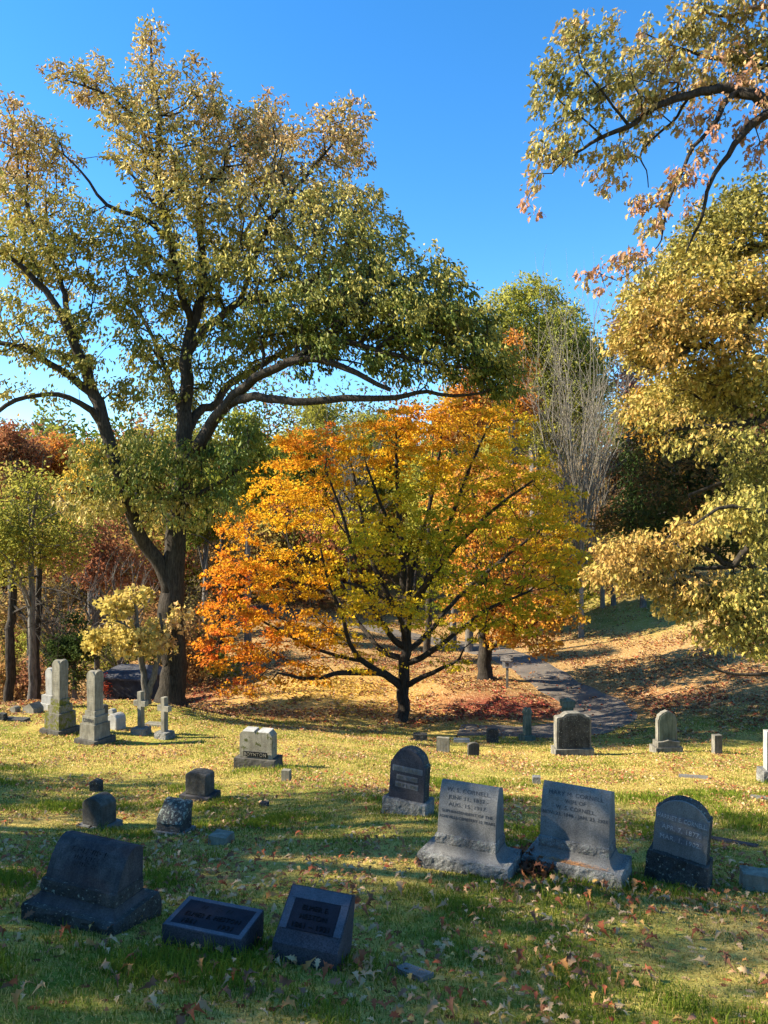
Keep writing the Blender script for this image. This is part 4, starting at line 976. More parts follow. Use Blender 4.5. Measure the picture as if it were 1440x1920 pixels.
def maple_pal(p, r, rg):
    s = p[:, 0]/7.0; t_ = (p[:, 2]-2.5)/9.0                # across and up the crown
    edge = np.clip(np.hypot(s, (t_-.45)*1.7), 0, 1.4)
    f = fnoise(p, .55, 15)
    w = .20 + .32*edge + .13*f + (r-.5)*.22
    w = w + np.where(s < -.35, .18, 0) - .12*np.exp(-((s+.1)/.35)**2-((t_-.95)/.35)**2) - np.where((s > .0) & (t_ < .75), .06, 0)
    cols = np.array([(.20, .24, .02), (.36, .34, .025), (.60, .46, .03), (.78, .56, .035), (.80, .46, .025), (.78, .36, .025), (.74, .25, .03), (.66, .14, .05)])
    w = w + .17*np.clip((-s-.55)/.35, 0, 1)*np.clip(1.1-t_*1.3, 0, 1)
    w = w + np.where(t_ > .7, .16, 0)*np.clip(1-np.abs(s), 0, 1)
    w = np.clip(w+.04*rg.normal(size=len(p)), 0, .999)*(len(cols)-1); i = w.astype(int); q = (w-i)[:, None]
    return (cols[i]*(1-q)+cols[i+1]*q)*rg.uniform(.8, 1.25, len(p))[:, None]
build_tree('maple_tree', 'wide golden orange and green maple standing alone in the middle of the valley', 'tree', base, limbs, tips, BARKM,
    dict(per=31, spread=.22, size=.12, mat=MAPLELEAF, pal=maple_pal, clump=.5, tpl=STAR, fc=STAR_F, droop=.3, flat=.45, squash=.35), seed=8, rt=.006, seg=.45, kpath=.34, up=.6)

# ---- orange tree beside the road
base = P(911, 1274, 34.0); base[2] = h1(base[0], base[1])
limbs = [O((910,1284,34,.50),(910,1268,34,.36),(909,1240,34,.31),(908,1210,34,.29),(905,1170,34,.24),(900,1110,34,.20),(895,1050,34,.15),(890,980,34,.10),(885,900,34,.06)),
 O((909,1225,34,.14),(935,1205,33.5,.11),(970,1175,33,.08),(1010,1150,32.5,.05),(1050,1130,32,.03)),
 O((905,1170,34,.14),(950,1120,34,.11),(1000,1070,34,.07),(1030,1030,34,.04)), O((903,1150,34,.12),(870,1110,33,.09),(840,1060,33,.06)), O((900,1110,34,.12),(930,1030,35,.09),(950,950,35.5,.05))]
tips = blobs_tips([px_blob(*b) for b in [(1000,1180,33,55,45,2.5),(945,1190,33,40,24,1.8),(1050,1150,32.5,40,35,2.2),(960,1130,34,70,60,3.5),(880,1120,34,60,50,3),(900,1010,34,80,70,3.5),(950,920,35,70,60,3),(850,940,34,60,60,3),(1010,1040,34,50,60,3)]], rg, 26)
build_tree('orange_tree', 'orange-leaved tree with thick dark trunk beside the box on a post', 'tree', base, limbs, tips, BARKM,
    dict(per=20, spread=.24, size=.16, pal=palette([YE, OR, (.70, .33, .08), (.60, .22, .05), YG], .7, .5, 3), clump=.5, tpl=STAR, fc=STAR_F, droop=.3, flat=.3, squash=.5), seed=18)

# ---- twin-stemmed sapling in front of the oak
base = P(272, 1312, 24.0); base[2] = h1(base[0], base[1])
limbs = [O((276,1320,24,.16),(275,1300,24,.13),(270,1270,24,.10),(264,1235,24,.09),(258,1190,23.8,.07),(255,1140,23.6,.05),(240,1100,23.5,.03)),
 O((276,1306,24,.12),(288,1270,24,.11),(296,1235,24,.09),(305,1195,24,.07),(300,1150,23.8,.04)), O((258,1190,23.8,.05),(220,1165,23.4,.035),(180,1175,23.2,.02)), O((262,1220,24,.04),(225,1200,23.5,.03),(190,1210,23.2,.02))]
tips = blobs_tips([px_blob(*b) for b in [(215,1140,23.5,30,20,1.0),(185,1190,23.2,24,16,.8),(225,1185,23.4,36,22,1.0),(290,1185,23.7,28,22,1),(255,1215,23.4,40,12,.8),(330,1160,24,22,20,.6),(255,1115,23.6,22,16,.6),(300,1215,23.6,25,10,.7),(170,1215,23.3,16,9,.7)]], rg, 60)
build_tree('young_tree', 'small twin-stemmed tree with large pale yellow leaves in front of the oak', 'tree', base, limbs, tips, BARKG,
    dict(per=18, spread=.16, size=.165, pal=palette([(.55, .42, .10), (.72, .52, .14), (.78, .56, .22), (.70, .42, .20), (.60, .40, .12)], .6, 1.0, 6), clump=.5, tpl=STAR, fc=STAR_F, droop=.5), seed=28, rt=.006, seg=.25)

# ---- near tree whose limbs reach in from beyond the frame, upper corner
base = np.array([10.6, 12.2, 0]); base[2] = h1(base[0], base[1]); bb = tuple(base)
limbs = [[(10.6, 12.2, base[2]-.4, .6), (10.6, 12.2, base[2]+.4, .42), (10.5, 12.3, 1, .36), (10.2, 12.5, 5, .30), (10.0, 12.6, 7.5, .27), (10.3, 12.4, 11, .2), (10.6, 12.2, 15, .1)],
 [(10.0, 12.6, 7.6, .2)]+O((1560,240,12.8,.16),(1490,212,12.8,.13),(1440,195,12.8,.115),(1410,180,12.8,.10),(1375,168,12.9,.085),(1330,170,12.9,.075),(1300,178,13,.07),(1250,190,13,.06),(1215,210,13.1,.05),(1180,237,13.1,.042),(1130,256,13.2,.034),(1095,278,13.2,.025),(1060,300,13.3,.018),(1035,325,13.3,.012)),
 [(10.0, 12.6, 7.4, .14)]+O((1540,180,12.4,.10),(1480,190,12.4,.085),(1440,212,12.4,.075),(1400,243,12.5,.06),(1365,290,12.6,.045),(1335,335,12.7,.038),(1325,365,12.7,.032),(1315,410,12.7,.025),(1298,445,12.8,.02),(1286,475,12.8,.012)),
 O((1378,172,12.9,.06),(1355,200,12.7,.05),(1340,235,12.6,.04),(1300,275,12.6,.033),(1280,320,12.6,.028),(1265,350,12.6,.024),(1252,385,12.6,.02),(1243,430,12.6,.016),(1238,455,12.6,.012),(1205,490,12.6,.010),(1165,525,12.6,.007)),
 O((1330,172,12.9,.04),(1290,185,13.2,.03),(1265,225,13.4,.026),(1235,250,13.5,.022),(1200,290,13.6,.018),(1212,320,13.6,.012),(1216,360,13.6,.008)),
 [(10.1, 12.5, 8.6, .12)]+O((1500,140,13.4,.08),(1440,128,13.5,.06),(1400,117,13.6,.05),(1330,108,13.8,.035),(1280,92,13.9,.025),(1240,78,14,.018),(1205,60,14,.010)),
 O((1180,237,13.1,.03),(1150,200,13,.022),(1120,160,13,.018),(1090,120,13,.014),(1080,60,13,.008)),
 O((1130,256,13.2,.02),(1090,220,13.2,.015),(1050,190,13.2,.012),(1025,150,13.2,.008)),
 [(10.3, 12.4, 11, .10)]+O((1520,20,12.6,.06),(1440,10,12.8,.045),(1370,30,13,.03),(1310,20,13,.02))]
B = [(1080,50,13,22,28,.6),(1100,75,13,40,22,.8),(1140,60,13,25,15,.5,.8),(1060,90,13,25,22,.6),(1025,130,13.2,20,28,.6),(1010,180,13.2,18,28,.5),(1055,155,13.2,28,22,.6),(1110,150,13,30,25,.8),(1160,160,13,35,35,.9),(1200,130,13.4,40,30,1),(1150,110,13.2,25,20,.6,.7),
 (1205,60,14,20,22,.6,.8),(1250,90,14,30,25,.8),(1300,70,13.8,40,30,1),(1290,20,13,35,25,.9),(1350,30,13,45,30,1),(1410,40,12.8,40,40,1),(1430,90,13.2,30,30,.9),(1380,100,13.6,40,30,1),(1340,130,13.4,40,25,1),(1400,155,13,40,22,.9),(1290,150,13.2,35,20,.8),(1240,160,13.2,35,25,.9),
 (1090,185,13.2,30,18,.7),(1060,220,13.2,30,22,.7,.8),(1015,215,13.3,18,12,.4,.8),(1040,265,13.3,28,16,.6),(1010,280,13.3,22,22,.5),(1070,275,13.3,25,22,.6),(1050,300,13.3,25,16,.5,.9),(1005,330,13.3,12,25,.35),(995,365,13.3,14,16,.3,.8),(1010,385,13.3,10,12,.25,.6),(1110,240,13.2,20,15,.5,.6),
 (1130,300,13.4,28,20,.6),(1170,290,13.4,28,18,.6,.9),(1150,330,13.5,18,22,.5,.8),(1125,350,13.5,12,14,.3,.8),(1200,265,13.5,22,15,.5,.7),(1190,210,13.2,25,18,.6,.8),(1230,225,13.4,25,18,.6,.8),(1220,180,13.2,25,20,.6),(1300,225,12.8,30,18,.7,.7),(1350,215,12.8,30,16,.7,.7),(1410,215,12.6,35,20,.8,.7),(1430,270,12.5,25,25,.7,.7),
 (1325,270,12.6,25,18,.6,.8),(1270,330,12.6,25,20,.6),(1300,320,12.6,20,18,.5,.7),(1235,370,12.6,18,16,.5,.8),(1200,370,12.9,16,22,.4,.9),(1195,400,12.9,14,16,.4,.8),(1230,410,12.6,22,16,.5,.9),(1290,380,12.6,15,20,.4,.6),(1200,430,12.7,18,10,.4,.8),(1160,485,12.6,28,14,.5),(1110,515,12.6,28,10,.45,1),(1195,480,12.6,28,14,.5,.9),(1225,500,12.6,12,20,.3,.8),(1120,545,12.6,18,10,.3,.8),(1180,530,12.6,12,10,.3,.6)]
tips = blobs_tips([px_blob(*b) for b in B], rg, 125)
extra = blobs_tips([((11.5, 12.5, 11), (4.0, 4.0, 5.5), 1.0), ((13, 9, 9), (3, 3, 3), 1.0)], rg, 10)
build_tree('overhanging_oak', 'near oak reaching in from outside the picture with drooping tan leaf sprays', 'tree', bb, limbs, np.concatenate([tips, extra]), BARK,
    dict(per=13, spread=.10, size=.12, mat=OAKLEAF, pal=palette([(.25, .23, .06), (.36, .30, .08), (.38, .32, .08), (.46, .33, .11), (.46, .28, .12), (.46, .22, .12)], .55, 1.2, 9), clump=.5, tpl=OAK, fc=OAK_F, droop=1.0), seed=38, rt=.0045, seg=.22, kpath=.12, up=.0)

# ---- large yellowing tree filling the side of the picture below it
base = np.array([11.6, 17.5, 0]); base[2] = h1(base[0], base[1]); bb = tuple(base)
z0 = base[2]
limbs = [[(11.6, 17.5, z0-.4, .7), (11.6, 17.5, z0+.5, .5), (11.5, 17.5, 0, .42), (11.4, 17.5, 4, .36), (11.4, 17.5, 7, .28), (11.3, 17.5, 10, .15)],
 [(11.5, 17.5, 3.0, .2)]+O((1560,700,17.2,.14),(1440,780,17,.11),(1390,795,17,.09),(1340,800,17,.07),(1290,802,17,.05),(1240,810,17,.03)),
 [(11.5, 17.5, 4.6, .2)]+O((1540,560,16.5,.12),(1440,580,16,.09),(1410,605,16,.08),(1392,645,16,.07),(1330,648,16,.05),(1290,658,16,.04),(1250,680,16,.025),(1215,695,16,.015)),
 [(11.5, 17.5, -.2, .2)]+O((1600,1000,17.5,.15),(1440,1010,17,.09),(1400,1030,17,.08),(1370,1062,17,.07),(1330,1035,17,.05),(1290,1008,17,.03),(1250,1000,17,.02)),
 O((1372,1062,17,.05),(1330,1065,17,.045),(1300,1065,17,.03),(1285,1045,17,.02)),
 [(11.5, 17.5, -1.2, .15)]+O((1600,1120,17,.10),(1440,1150,16.5,.06),(1390,1170,16.5,.04),(1340,1150,16.5,.02)),
 [(11.5, 17.5, -2.0, .12)]+O((1600,1255,18,.07),(1440,1264,18,.045),(1370,1263,18,.035),(1330,1250,18,.025),(1300,1236,18,.018),(1270,1238,18,.01)),
 [(11.4, 17.5, 6.5, .16)]+O((1520,420,17,.12),(1440,460,17,.08),(1370,470,17,.05),(1300,500,17,.03),(1240,540,17,.02)),
 [(11.4, 17.5, 2.0, .16)]+O((1600,860,19,.12),(1440,890,19,.08),(1370,900,19,.06),(1290,930,19,.04)),
 [(11.5, 17.5, .6, .14)]+O((1600,940,16,.1),(1440,960,15.5,.06),(1360,950,15.5,.04),(1300,985,15.5,.02))]
B = [(1400,380,17,60,30,1.6),(1340,440,17,70,40,1.8),(1420,450,17,50,50,2),(1290,500,17,70,45,1.8),(1220,545,16.8,45,30,1.2),(1190,600,16.5,40,30,1.1),(1230,620,16.5,60,35,1.5),(1310,570,16.5,80,50,2),(1400,560,16.5,60,60,2),(1170,640,16.2,28,22,.8),(1230,670,16,40,25,1.1),(1320,640,16,60,40,1.6),(1410,670,16,50,50,2),
 (1300,730,18,90,30,2.2,.8),(1400,740,17,60,40,2,.9),(1240,790,17,50,18,1.6,.4),(1190,760,17.5,28,22,1,.6),(1330,830,17,90,30,2.2,.3),(1425,870,17,35,60,2,.7),(1395,950,16,45,35,1.6,.8),(1310,990,15.8,40,22,1),(1430,1000,16,25,50,1),(1210,1020,17,50,20,1,.8),(1250,1045,17,50,18,1,.8),(1160,1060,17,40,18,.9,.8),(1120,1070,17,30,16,.7,.8),
 (1420,1100,16.5,30,35,1.1),(1370,1120,16.5,40,30,1.2,.9),(1400,1170,16.4,45,35,1.2),(1330,1120,17,40,25,1.1,.7),(1270,1100,17,50,25,1.1,.6),(1430,1210,16.2,25,22,.8),(1370,1080,17,30,12,.7,.6),(1210,1090,17.5,60,22,1,.8),(1290,1140,17,60,22,1,.7),(1170,1030,17,50,20,1,.7),(1350,1190,16.8,50,22,1,.6)]
tips = blobs_tips([px_blob(*b) for b in B], rg, 150)
extra = blobs_tips([((12.5, 17.5, 8), (4.0, 4.0, 5), 1.0)], rg, 8)
build_tree('yellowing_tree', 'large tree with drooping yellow leaves along the picture edge, below the near oak', 'tree', bb, limbs, np.concatenate([tips, extra]), BARK,
    dict(per=20, spread=.17, size=.125, mat=OAKLEAF, pal=palette([(.17, .16, .03), (.27, .24, .05), (.38, .32, .07), (.44, .34, .07), (.50, .35, .09), (.48, .28, .07)], .6, .7, 29), clump=.5, tpl=OAK, fc=OAK_F, droop=.8), seed=48, rt=.0055, seg=.3, kpath=.15, up=.1)
# ------------------------------------------------------------------ background trees
def bg_tree(name, label, cat, u, vtop, vbot, Y, hw, pal, seed, per=26, size=.25, dens=9, barkm=None, lean=0, depth=None, spread=.42, tpl=SIMPLE, fc=SIMPLE_F, group=None, nb=10, flat=0, low=.25, rt=.014, blobs=None):
    """crown between photo rows vtop and vbot around column u; the trunk reaches the ground at its own depth"""
    rg = np.random.RandomState(seed); c = P(u, (vtop+vbot)/2, Y); top = P(u, vtop, Y)[2]; bot = P(u, vbot, Y)[2]
    gz = h1(c[0], Y); rx = hw*Y/F; ry = depth or rx; rz = (top-bot)/2; zc = (top+bot)/2
    bl = []
    for k in range(nb):
        d = rg.normal(size=3); d /= np.linalg.norm(d); d *= rg.uniform(.35, .8)
        f = rg.uniform(.32, .52); bl.append(((c[0]+d[0]*rx*.95, Y+d[1]*ry*.9, zc+d[2]*rz*.95), (rx*f, ry*f, min(rz, rx*1.2)*f), 1.0))
    bl.append(((c[0], Y, top-rz*.22), (rx*.42, ry*.42, rz*.25), 1.0))
    tips = blobs_tips(bl, rg, dens*2.3)
    r0 = .06+.022*(top-gz)*.5; bx = c[0]+lean
    limbs = [[(bx, Y, gz-.5, r0*1.4), (bx, Y, gz+.4, r0), (bx+(c[0]-bx)*.5, Y, gz+(zc-gz)*.5, r0*.8), (c[0], Y, zc, r0*.5), (c[0]+.2, Y, top-rz*.3, r0*.18)]]
    for k in range(min(6, nb)):
        a = rg.uniform(0, 6.28); zz = gz+(zc-gz)*rg.uniform(.45, 1.0); e = bl[k][0]
        limbs.append([(c[0]+(bx-c[0])*.5, Y, zz, r0*.45), ((c[0]+e[0])/2, (Y+e[1])/2, (zz+e[2])/2+.4, r0*.28), (*e, r0*.1)])
    return build_tree(name, label, cat, (bx, Y, gz), limbs, tips, barkm or BARKG,
        dict(per=per, spread=spread, size=size, pal=pal, clump=.5, tpl=tpl, fc=fc, droop=.3, flat=flat), group=group, seed=seed, rt=rt, seg=.9, minr=.012 if Y < 45 else .02) if per else \
        build_tree(name, label, cat, (bx, Y, gz), limbs, tips, barkm or BARKG, None, group=group, seed=seed, rt=rt, seg=.9)
GRP = 'trees beyond the valley'
pYG = palette([OL, YG, (.45, .40, .07), (.38, .36, .06), G2], .6, .3, 1); pOR = palette([(.56, .20, .06), OR, (.62, .36, .10), TA], .6, .3, 2)
pRD = palette([(.24, .10, .05), (.40, .14, .06), (.46, .24, .10), (.40, .28, .10)], .6, .3, 3); pOL = palette([G1, G2, OL, (.28, .24, .05)], .6, .3, 4)
pYE = palette([(.40, .33, .06), YE, (.66, .40, .06), (.60, .30, .05)], .6, .3, 5); pBR = palette([(.18, .09, .05), (.34, .18, .07), (.42, .28, .10), (.34, .28, .07)], .6, .3, 6)
pDK = palette([(.025, .045, .015), (.045, .075, .02), (.08, .11, .025)], .6, .3, 7); pPK = palette([(.50, .22, .16), (.56, .30, .18), (.50, .36, .14)], .6, .3, 8)
L_ = 'tree'
bg_tree('tall_tree', 'tall pale yellow-green tree rising into the blue sky between the oak and the yellowing tree', L_, 1000, 520, 900, 55, 135, palette([(.26, .28, .05), YG, (.48, .44, .08), (.44, .42, .08)], .6, .3, 1), 101, per=34, dens=8, nb=20, group=GRP)
bg_tree('red_orange_tree', 'thin orange-red tree in front of the tall yellow-green one', L_, 965, 610, 860, 50, 45, pOR, 102, per=26, dens=9, nb=8, group=GRP)
bg_tree('orange_crowned_tree', 'orange tree seen above the upper side of the maple crown', L_, 880, 690, 1000, 44, 80, pOR, 103, per=28, dens=9, nb=9, group=GRP)
bg_tree('dark_evergreen', 'dark green evergreen tree under the yellowing limbs', 'evergreen', 1205, 760, 1070, 48, 80, pDK, 104, per=34, dens=9, nb=12, group=GRP)
bg_tree('shade_coloured_oak', 'dark brown and olive oak crown, shade painted into leaf colours, behind the lower yellowing limbs', L_, 1300, 770, 1080, 24, 190, palette([(.05, .07, .02), (.10, .085, .03), (.17, .09, .035), (.20, .15, .04)], .7, .6, 41), 141, per=26, dens=7, nb=18, size=.15, spread=.3, lean=6.5, depth=2.5, barkm=BARK, rt=.008)  # leaf colours darkened to paint in shade the sun does not give
bg_tree('pink_red_tree', 'pinkish red tree top just touching the sky beside the yellowing tree', L_, 1180, 585, 800, 52, 55, pPK, 105, per=26, dens=9, nb=8, group=GRP)
bg_tree('golden_tree', 'golden orange tree glowing behind the yellowing branches', L_, 1260, 640, 880, 47, 100, pYE, 106, per=30, dens=9, nb=11, group=GRP)
bg_tree('russet_tree', 'dark russet tree above the shaded hill slope', L_, 1150, 850, 1020, 50, 75, pBR, 107, per=28, dens=9, nb=9, group=GRP)
bg_tree('russet_tree', 'crimson and brown tree low on the hill behind the white stones', L_, 1290, 880, 1010, 72, 90, pRD, 108, per=28, dens=8, nb=9, group=GRP)
bg_tree('olive_tree', 'olive brown tree at the picture edge high on the hill', L_, 1420, 760, 1000, 60, 90, pBR, 109, per=28, dens=8, nb=9, group=GRP)
bg_tree('leafy_tree', 'yellow-olive tree directly behind the long horizontal oak limb', L_, 590, 750, 950, 62, 90, pYG, 110, per=30, dens=8, nb=10, group=GRP)
bg_tree('leafy_tree', 'bright green tree between the oak trunk and the maple', L_, 465, 775, 1010, 40, 66, palette([G2, OL, (.30, .31, .04), YG], .6, .4, 14), 111, per=36, dens=11, nb=10, group=GRP)
bg_tree('leafy_tree', 'olive tree with bare lower limbs behind the fork of the oak', L_, 385, 830, 1080, 46, 62, pOL, 112, per=28, dens=9, nb=9, group=GRP)
bg_tree('red_tree', 'red maple at the picture edge below the patch of open sky', L_, 20, 800, 960, 55, 70, pRD, 113, per=30, dens=10, nb=9, group=GRP)
bg_tree('red_tree', 'orange-red tree just beside the red maple near the edge of the wood', L_, 105, 815, 960, 58, 55, pOR, 114, per=28, dens=10, nb=9, group=GRP)
bg_tree('leafy_tree', 'yellow-orange tree behind the leaning oak stem', L_, 170, 830, 1000, 50, 55, pYE, 115, per=28, dens=10, nb=9, group=GRP)
bg_tree('leafy_tree', 'yellow-green tree in the middle distance at the picture edge, leaves down to the slope', L_, 60, 880, 1110, 29, 125, palette([OL, YG, (.48, .40, .08), (.50, .34, .10)], .6, .5, 31), 116, per=18, dens=9, nb=18, size=.16, spread=.3, rt=.008, group=GRP)
bg_tree('leafy_tree', 'dull green tree beyond the leaning oak stem, its top in line with the far wood', L_, 255, 815, 1000, 70, 55, pOL, 117, per=26, dens=8, nb=8, group=GRP)
bg_tree('russet_tree', 'brown and red tree low behind the crosses and the oak stems', L_, 180, 980, 1130, 40, 95, pRD, 118, per=26, dens=10, nb=10, size=.2, group=GRP)
bg_tree('russet_tree', 'brown thinning tree at the picture edge above the tallest column', L_, 55, 1050, 1190, 38, 85, pBR, 119, per=20, dens=10, nb=10, size=.2, group=GRP)
bg_tree('leafy_tree', 'olive tree glimpsed through the open middle of the maple crown', L_, 700, 770, 1000, 66, 90, pYG, 120, per=26, dens=8, nb=9, group=GRP)
bg_tree('leafy_tree', 'tan tree behind the maple on the road side', L_, 1040, 830, 1020, 62, 70, palette([TA, (.5, .38, .2), YG, BR], .6, .3, 22), 121, per=24, dens=8, nb=9, group=GRP)
bg_tree('leafy_tree', 'olive and amber tree filling the dip behind the middle of the maple', L_, 800, 850, 1050, 70, 110, pYE, 122, per=24, dens=8, nb=9, group=GRP)
bg_tree('leafy_tree', 'olive and gold tree added behind the maple to shade the hill slope', L_, 850, 820, 1120, 47, 140, pYG, 126, per=28, dens=9, nb=16, group=GRP)  # added as a shadow caster for the hill slope
bg_tree('leafy_tree', 'orange-brown tree on the slope between the oak trunk and the maple', L_, 415, 960, 1120, 50, 60, pBR, 123, per=22, dens=9, nb=8, size=.22, group=GRP)
bg_tree('hemlock', 'small dark green hemlock behind the marble columns', 'evergreen', 140, 1150, 1300, 31, 52, pDK, 124, per=40, dens=22, nb=9, size=.13, spread=.25, flat=.5, group=None)
bg_tree('red_shrub', 'small bright red shrub beside the mausoleum', 'shrub', 198, 1262, 1306, 32, 16, palette([(.6, .10, .05), (.62, .25, .15), RD], .6, 1, 9), 125, per=22, dens=40, nb=4, size=.12, spread=.14, rt=.005)

# bare trees: many thin upright pale shoots
def bare_tree(label, u, vtop, Y, hw, seed, vfork, mat, nshoot=90, up=.9, name='bare_tree'):
    rg = np.random.RandomState(seed); c = P(u, vfork, Y); gz = h1(c[0], Y); top = P(u, vtop, Y)[2]; rx = hw*Y/F; hgt = top-c[2]
    root = tag(bpy.data.objects.new(name, None), label, 'tree', None); COL.objects.link(root); root.location = (c[0], Y, gz); b = np.array([c[0], Y, gz])
    pos, par, rad = [np.array([c[0], Y, gz-.4]), np.array([c[0], Y, gz+.4]), np.array([c[0], Y, (gz+c[2])/2]), c.copy()], [-1, 0, 1, 2], [.22, .16, .13, .11]
    def chain(start, p0, d, L, r, k):
        pr = start; p = p0.copy(); step = L/k
        for i in range(k):
            d = d+rg.normal(size=3)*.10+np.array([0, 0, .03]); d /= np.linalg.norm(d); p = p+d*step
            pos.append(p.copy()); par.append(pr); pr = len(pos)-1; rad.append(r*(1-.8*(i+1)/k)); yield pr, p.copy(), d.copy()
    for s in range(nshoot//6):
        a = rg.uniform(0, 6.28); sp = rg.uniform(.05, .62)
        d = np.array([math.cos(a)*sp*rx/hgt*2, math.sin(a)*sp*rx/hgt*2, 1.]); j = rg.randint(2, 4); L = hgt*rg.uniform(.75, 1.1)
        for pr, p, dd in list(chain(j, pos[j], d, L, .045, 9)):
            if rg.uniform() < .85:
                for _ in range(2): list(chain(pr, p, dd+rg.normal(size=3)*[.55, .55, .2], L*rg.uniform(.15, .38), .016, 4))
    tm = tube_mesh('trunk', np.array(pos)-b, np.array(par), np.array(rad), mat, 0); link('trunk', tm, root); return root
bare_tree('leafless tree with many pale upright twigs beside the dark evergreen', 1090, 610, 44, 130, 201, 1000, BARKP, 260)
bare_tree('leafless greyish-purple tree behind the top of the maple', 655, 770, 58, 75, 202, 960, BARKG, 200)
bare_tree('second leafless pale tree, thinner, nearer the maple than the first', 1130, 730, 50, 90, 203, 960, BARKP, 140)
bare_tree('grey leafless undergrowth tree with fine tangled twigs near the tallest column', 110, 1060, 34, 130, 204, 1215, BARKG, 150)
bare_tree('grey leafless tree with tangled twigs between the hemlock and the oak', 225, 1040, 36, 100, 205, 1200, BARKG, 120)
# bare-limbed old trees at the lawn edge
def snag(label, u, Y, w_, seed, vtop, arms, mat=BARK):
    b = P(u, 1300, Y); gz = h1(b[0], Y); rg = np.random.RandomState(seed)
    limbs = [[(b[0], Y, gz-.4, w_*1.3), (b[0], Y, gz+.3, w_), *[(P(u+du, v, Y)[0], Y, P(u, v, Y)[2], w_*k) for du, v, k in ((2, 1200, .9), (6, 1100, .75), (4, 1000, .5), (8, 920, .3), (14, vtop, .08))]]]
    tips = []
    for (u1, v1, u2, v2, dy) in arms:
        p0 = P(u+4, v1, Y); p1 = P((u+u2)/2, (v1+v2)/2-12, Y+dy/2); p2 = P(u2, v2, Y+dy)
        limbs.append([(*p0, w_*.3), (*p1, w_*.18), (*p2, w_*.06)])
        for _ in range(14): tips.append(p0+(p2-p0)*rg.uniform(.4, 1.15)+rg.normal(size=3)*[.6, .6, .5])
    return build_tree('bare_tree', label, 'tree', (b[0], Y, gz), limbs, np.array(tips), mat, None, seed=seed, rt=.010, seg=.35, kpath=.1, up=0)
snag('grey trunk with dead drooping twigs at the very edge of the picture', 18, 31, .20, 301, 860, [(0,1090,120,1180,-2),(0,1130,95,1235,-1.5),(0,1060,-40,1150,1),(0,1150,110,1140,-3),(0,1000,90,1040,2),(0,960,-60,980,0)])
snag('grey trunk with dead twigs just behind the pale grey column monument', 68, 32.5, .17, 302, 850, [(0,1100,190,1150,-2),(0,1160,170,1235,-1),(0,1040,180,1075,1),(0,1080,-20,1120,-2),(0,1000,200,1010,0),(0,950,0,930,0)])
snag('slim dark trunk on the slope between the oak and the maple', 412, 40, .20, 303, 840, [(0,1100,460,1060,0),(0,1040,350,1000,0),(0,980,450,930,1)], BARK)
snag('slender dark trunk rising behind the maple on its road side', 800, 42, .22, 304, 780, [(0,1100,840,1050,0),(0,1020,760,980,0),(0,930,850,880,1)], BARK)

# ---- far woods on the hills and the thickets below them: too many to count
def in_view(x, y): return True
def wood(name, label, places, seed, m=420, ls=(.6, 1.1), hr=(9, 15), rr=(3.2, 5.5), pals=None, cat='woodland'):
    rg = np.random.RandomState(seed); pts = []; C = []
    pals = pals or [OL, YG, (.45, .27, .06), (.40, .15, .06), G2, BR, (.50, .36, .08), (.16, .13, .05)]
    for k, (x, y) in enumerate(places):
        h = rg.uniform(*hr); r = rg.uniform(*rr); z = h1(x, y)
        nl = 5; cs = rg.normal(size=(nl, 3))*[r*.4, r*.4, h*.17]; w_ = rg.randint(0, nl, m)
        d = rg.normal(size=(m, 3)); d /= np.linalg.norm(d, axis=1)[:, None]
        p = np.array([x, y, z+h*.52])+cs[w_]+d*np.array([r*.55, r*.55, h*.27])*(rg.uniform(.5, 1, m))[:, None]
        pts.append(p); c = np.array(pals[rg.randint(len(pals))]); C.append(c*rg.uniform(.6, 1.35, (m, 1)))
    p = np.concatenate(pts); C = np.concatenate(C); n = len(p)
    v, ff, sz, kk = leaf_arrays(p, rg.normal(size=(n, 3)), rg.normal(size=(n, 3)), rg.uniform(*ls, n), bend(SIMPLE), SIMPLE_F)
    return tag(link(name, raw_mesh(name, v, ff, sz, LEAF, np.repeat(C, kk, 0))), label, cat, kind='stuff')
rg = np.random.RandomState(77)
pl = []
while len(pl) < 230:
    y = rg.uniform(85, 170); pl.append((rg.uniform(-.85, .85)*y, y))
wood('far_woodland', 'mixed autumn woodland covering the far hills behind the single trees', pl, 401)
pl = [(u_, y_) for u_, y_ in []]
while len(pl) < 260:
    y = rg.uniform(58, 88); x = rg.uniform(-.8, .8)*y
    if x > 3 and y < 76 and x < 45: continue
    if -2 < x < 12 and y < 66: continue
    pl.append((x, y))
wood('hillside_woodland', 'autumn wood closing the back of the valley', pl, 402, m=900, ls=(.28, .5), hr=(7, 12), rr=(2.5, 4.2))
pl = []
while len(pl) < 75:
    y = rg.uniform(36, 56); x = rg.uniform(-.75, -.22)*y
    pl.append((x, y))
wood('valley_thicket', 'olive and russet brush on the slope behind the road and the leafless tree', [((u_-720)/F*y_, y_) for u_, y_ in [(1000, 58), (1030, 54), (1060, 60), (1085, 55), (1110, 61), (1130, 57), (1160, 60), (1185, 56), (1215, 60), (1235, 58), (960, 60), (920, 63), (1010, 64), (1100, 66), (1170, 66), (1050, 50), (1140, 52)]], 404, m=1200, ls=(.15, .3), hr=(3.5, 7), rr=(1.6, 2.6), pals=[BR, OL, (.34, .16, .08), G2, (.30, .24, .10)], cat='thicket')
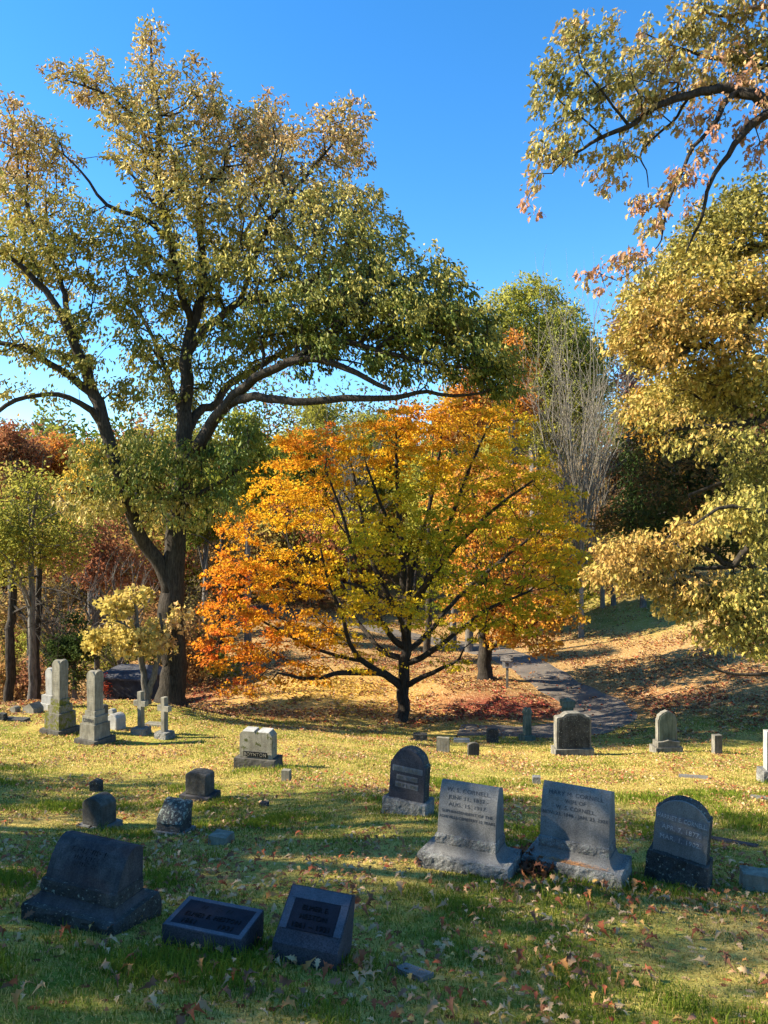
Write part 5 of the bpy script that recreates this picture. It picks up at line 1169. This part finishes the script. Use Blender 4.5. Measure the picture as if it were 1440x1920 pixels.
wood('tall_woodland', 'tall olive and gold wood rising behind the long horizontal oak limb', [((u_-720)/F*y_, y_) for u_, y_ in [(330, 76), (370, 70), (420, 78), (470, 72), (520, 76), (560, 70), (610, 78), (660, 73), (710, 78), (760, 72), (820, 76), (870, 70), (290, 80), (1080, 74), (1140, 78), (1200, 72), (1250, 80), (1300, 84), (1360, 82), (1420, 86), (1470, 82)]], 405, m=1500, ls=(.28, .5), hr=(20.5, 23.5), rr=(3.4, 4.8), pals=[OL, YG, (.45, .30, .07), G2, (.34, .26, .08), BR])
wood('thicket', 'brown and olive thicket filling the slope behind the columns and oak stems', pl, 403, m=650, ls=(.13, .26), hr=(2.0, 5.0), rr=(1.0, 2.0), pals=[BR, (.30, .24, .07), OL, YG, (.34, .16, .08), (.16, .12, .06), (.46, .26, .09)], cat='thicket')

# ---- the trees whose shade lies over the nearest graves, beyond the side of the picture, plus one added to block skylight
def shade_tree(label, x, y, h, r, zc, seed, blobs, dens=8):
    rg = np.random.RandomState(seed); gz = h1(x, y)
    limbs = [[(x, y, gz-.5, .7), (x, y, gz+.5, .45), (x, y, gz+(zc-gz)*.5, .36), (x, y, zc, .25), (x, y, zc+r*.6, .1)]]
    for c, rr, w_ in blobs: limbs.append([(x, y, gz+(zc-gz)*.6, .2), ((x+c[0])/2, (y+c[1])/2, (gz+(zc-gz)*.6+c[2])/2+.5, .14), (*c, .05)])
    tips = blobs_tips(blobs, rg, dens)
    build_tree('shade_tree', label, 'tree', (x, y, gz), limbs, tips, BARK, dict(per=26, spread=.36, size=.19, pal=pYG, clump=.5, droop=.6), seed=seed, rt=.011, seg=.7, minr=.01)
sb = []
for z, ya, yb in ((2.6, 5, 16.3), (5.4, 4.5, 14.8), (8.4, 4.5, 13.0), (11.2, 4.8, 11.9), (13.8, 5.2, 10.6)):
    n = max(2, int((yb-ya)/2.6))
    for k in range(n+1): sb.append(((-18+1.4*math.sin(k*2.1+z), ya+1.3+(yb-ya-2.6)*k/n, z+.5*math.sin(k*1.7)), (2.0, 1.75, 1.6), 1))
shade_tree('oak standing outside the picture whose shade falls on the nearest graves', -18, 9.0, 18, 6, 9, 501, sb, 20)
shade_tree('second oak outside the picture shading the lowest corner of the grass', -20, 2.0, 15, 5, 8, 502,
    [((-19, 3, 7.5), (3, 2.6, 2.2), 1), ((-20, 4, 10.5), (3, 2.6, 2.2), 1), ((-20, 1, 9), (3, 2.6, 2.2), 1), ((-19.5, 2.5, 13), (3, 2.6, 2), 1)], 18)
shade_tree('unseen spreading oak added behind the photographer to cut skylight', 1.0, -7.5, 15, 5, 8, 503,  # never in view; added to hold skylight off the foreground
    [((-4, -6, 8), (4, 3.5, 2), 1), ((1, -5, 7.5), (4, 3, 1.8), 1), ((6, -6, 8.5), (4, 3.5, 2), 1), ((-8, -8, 9), (4, 4, 2.5), 1), ((0, -9, 11), (5, 4, 2.5), 1), ((3, -3.5, 10), (3, 2.2, 1.6), 1), ((-3, -3.5, 10.5), (3, 2.2, 1.6), 1)], 16)
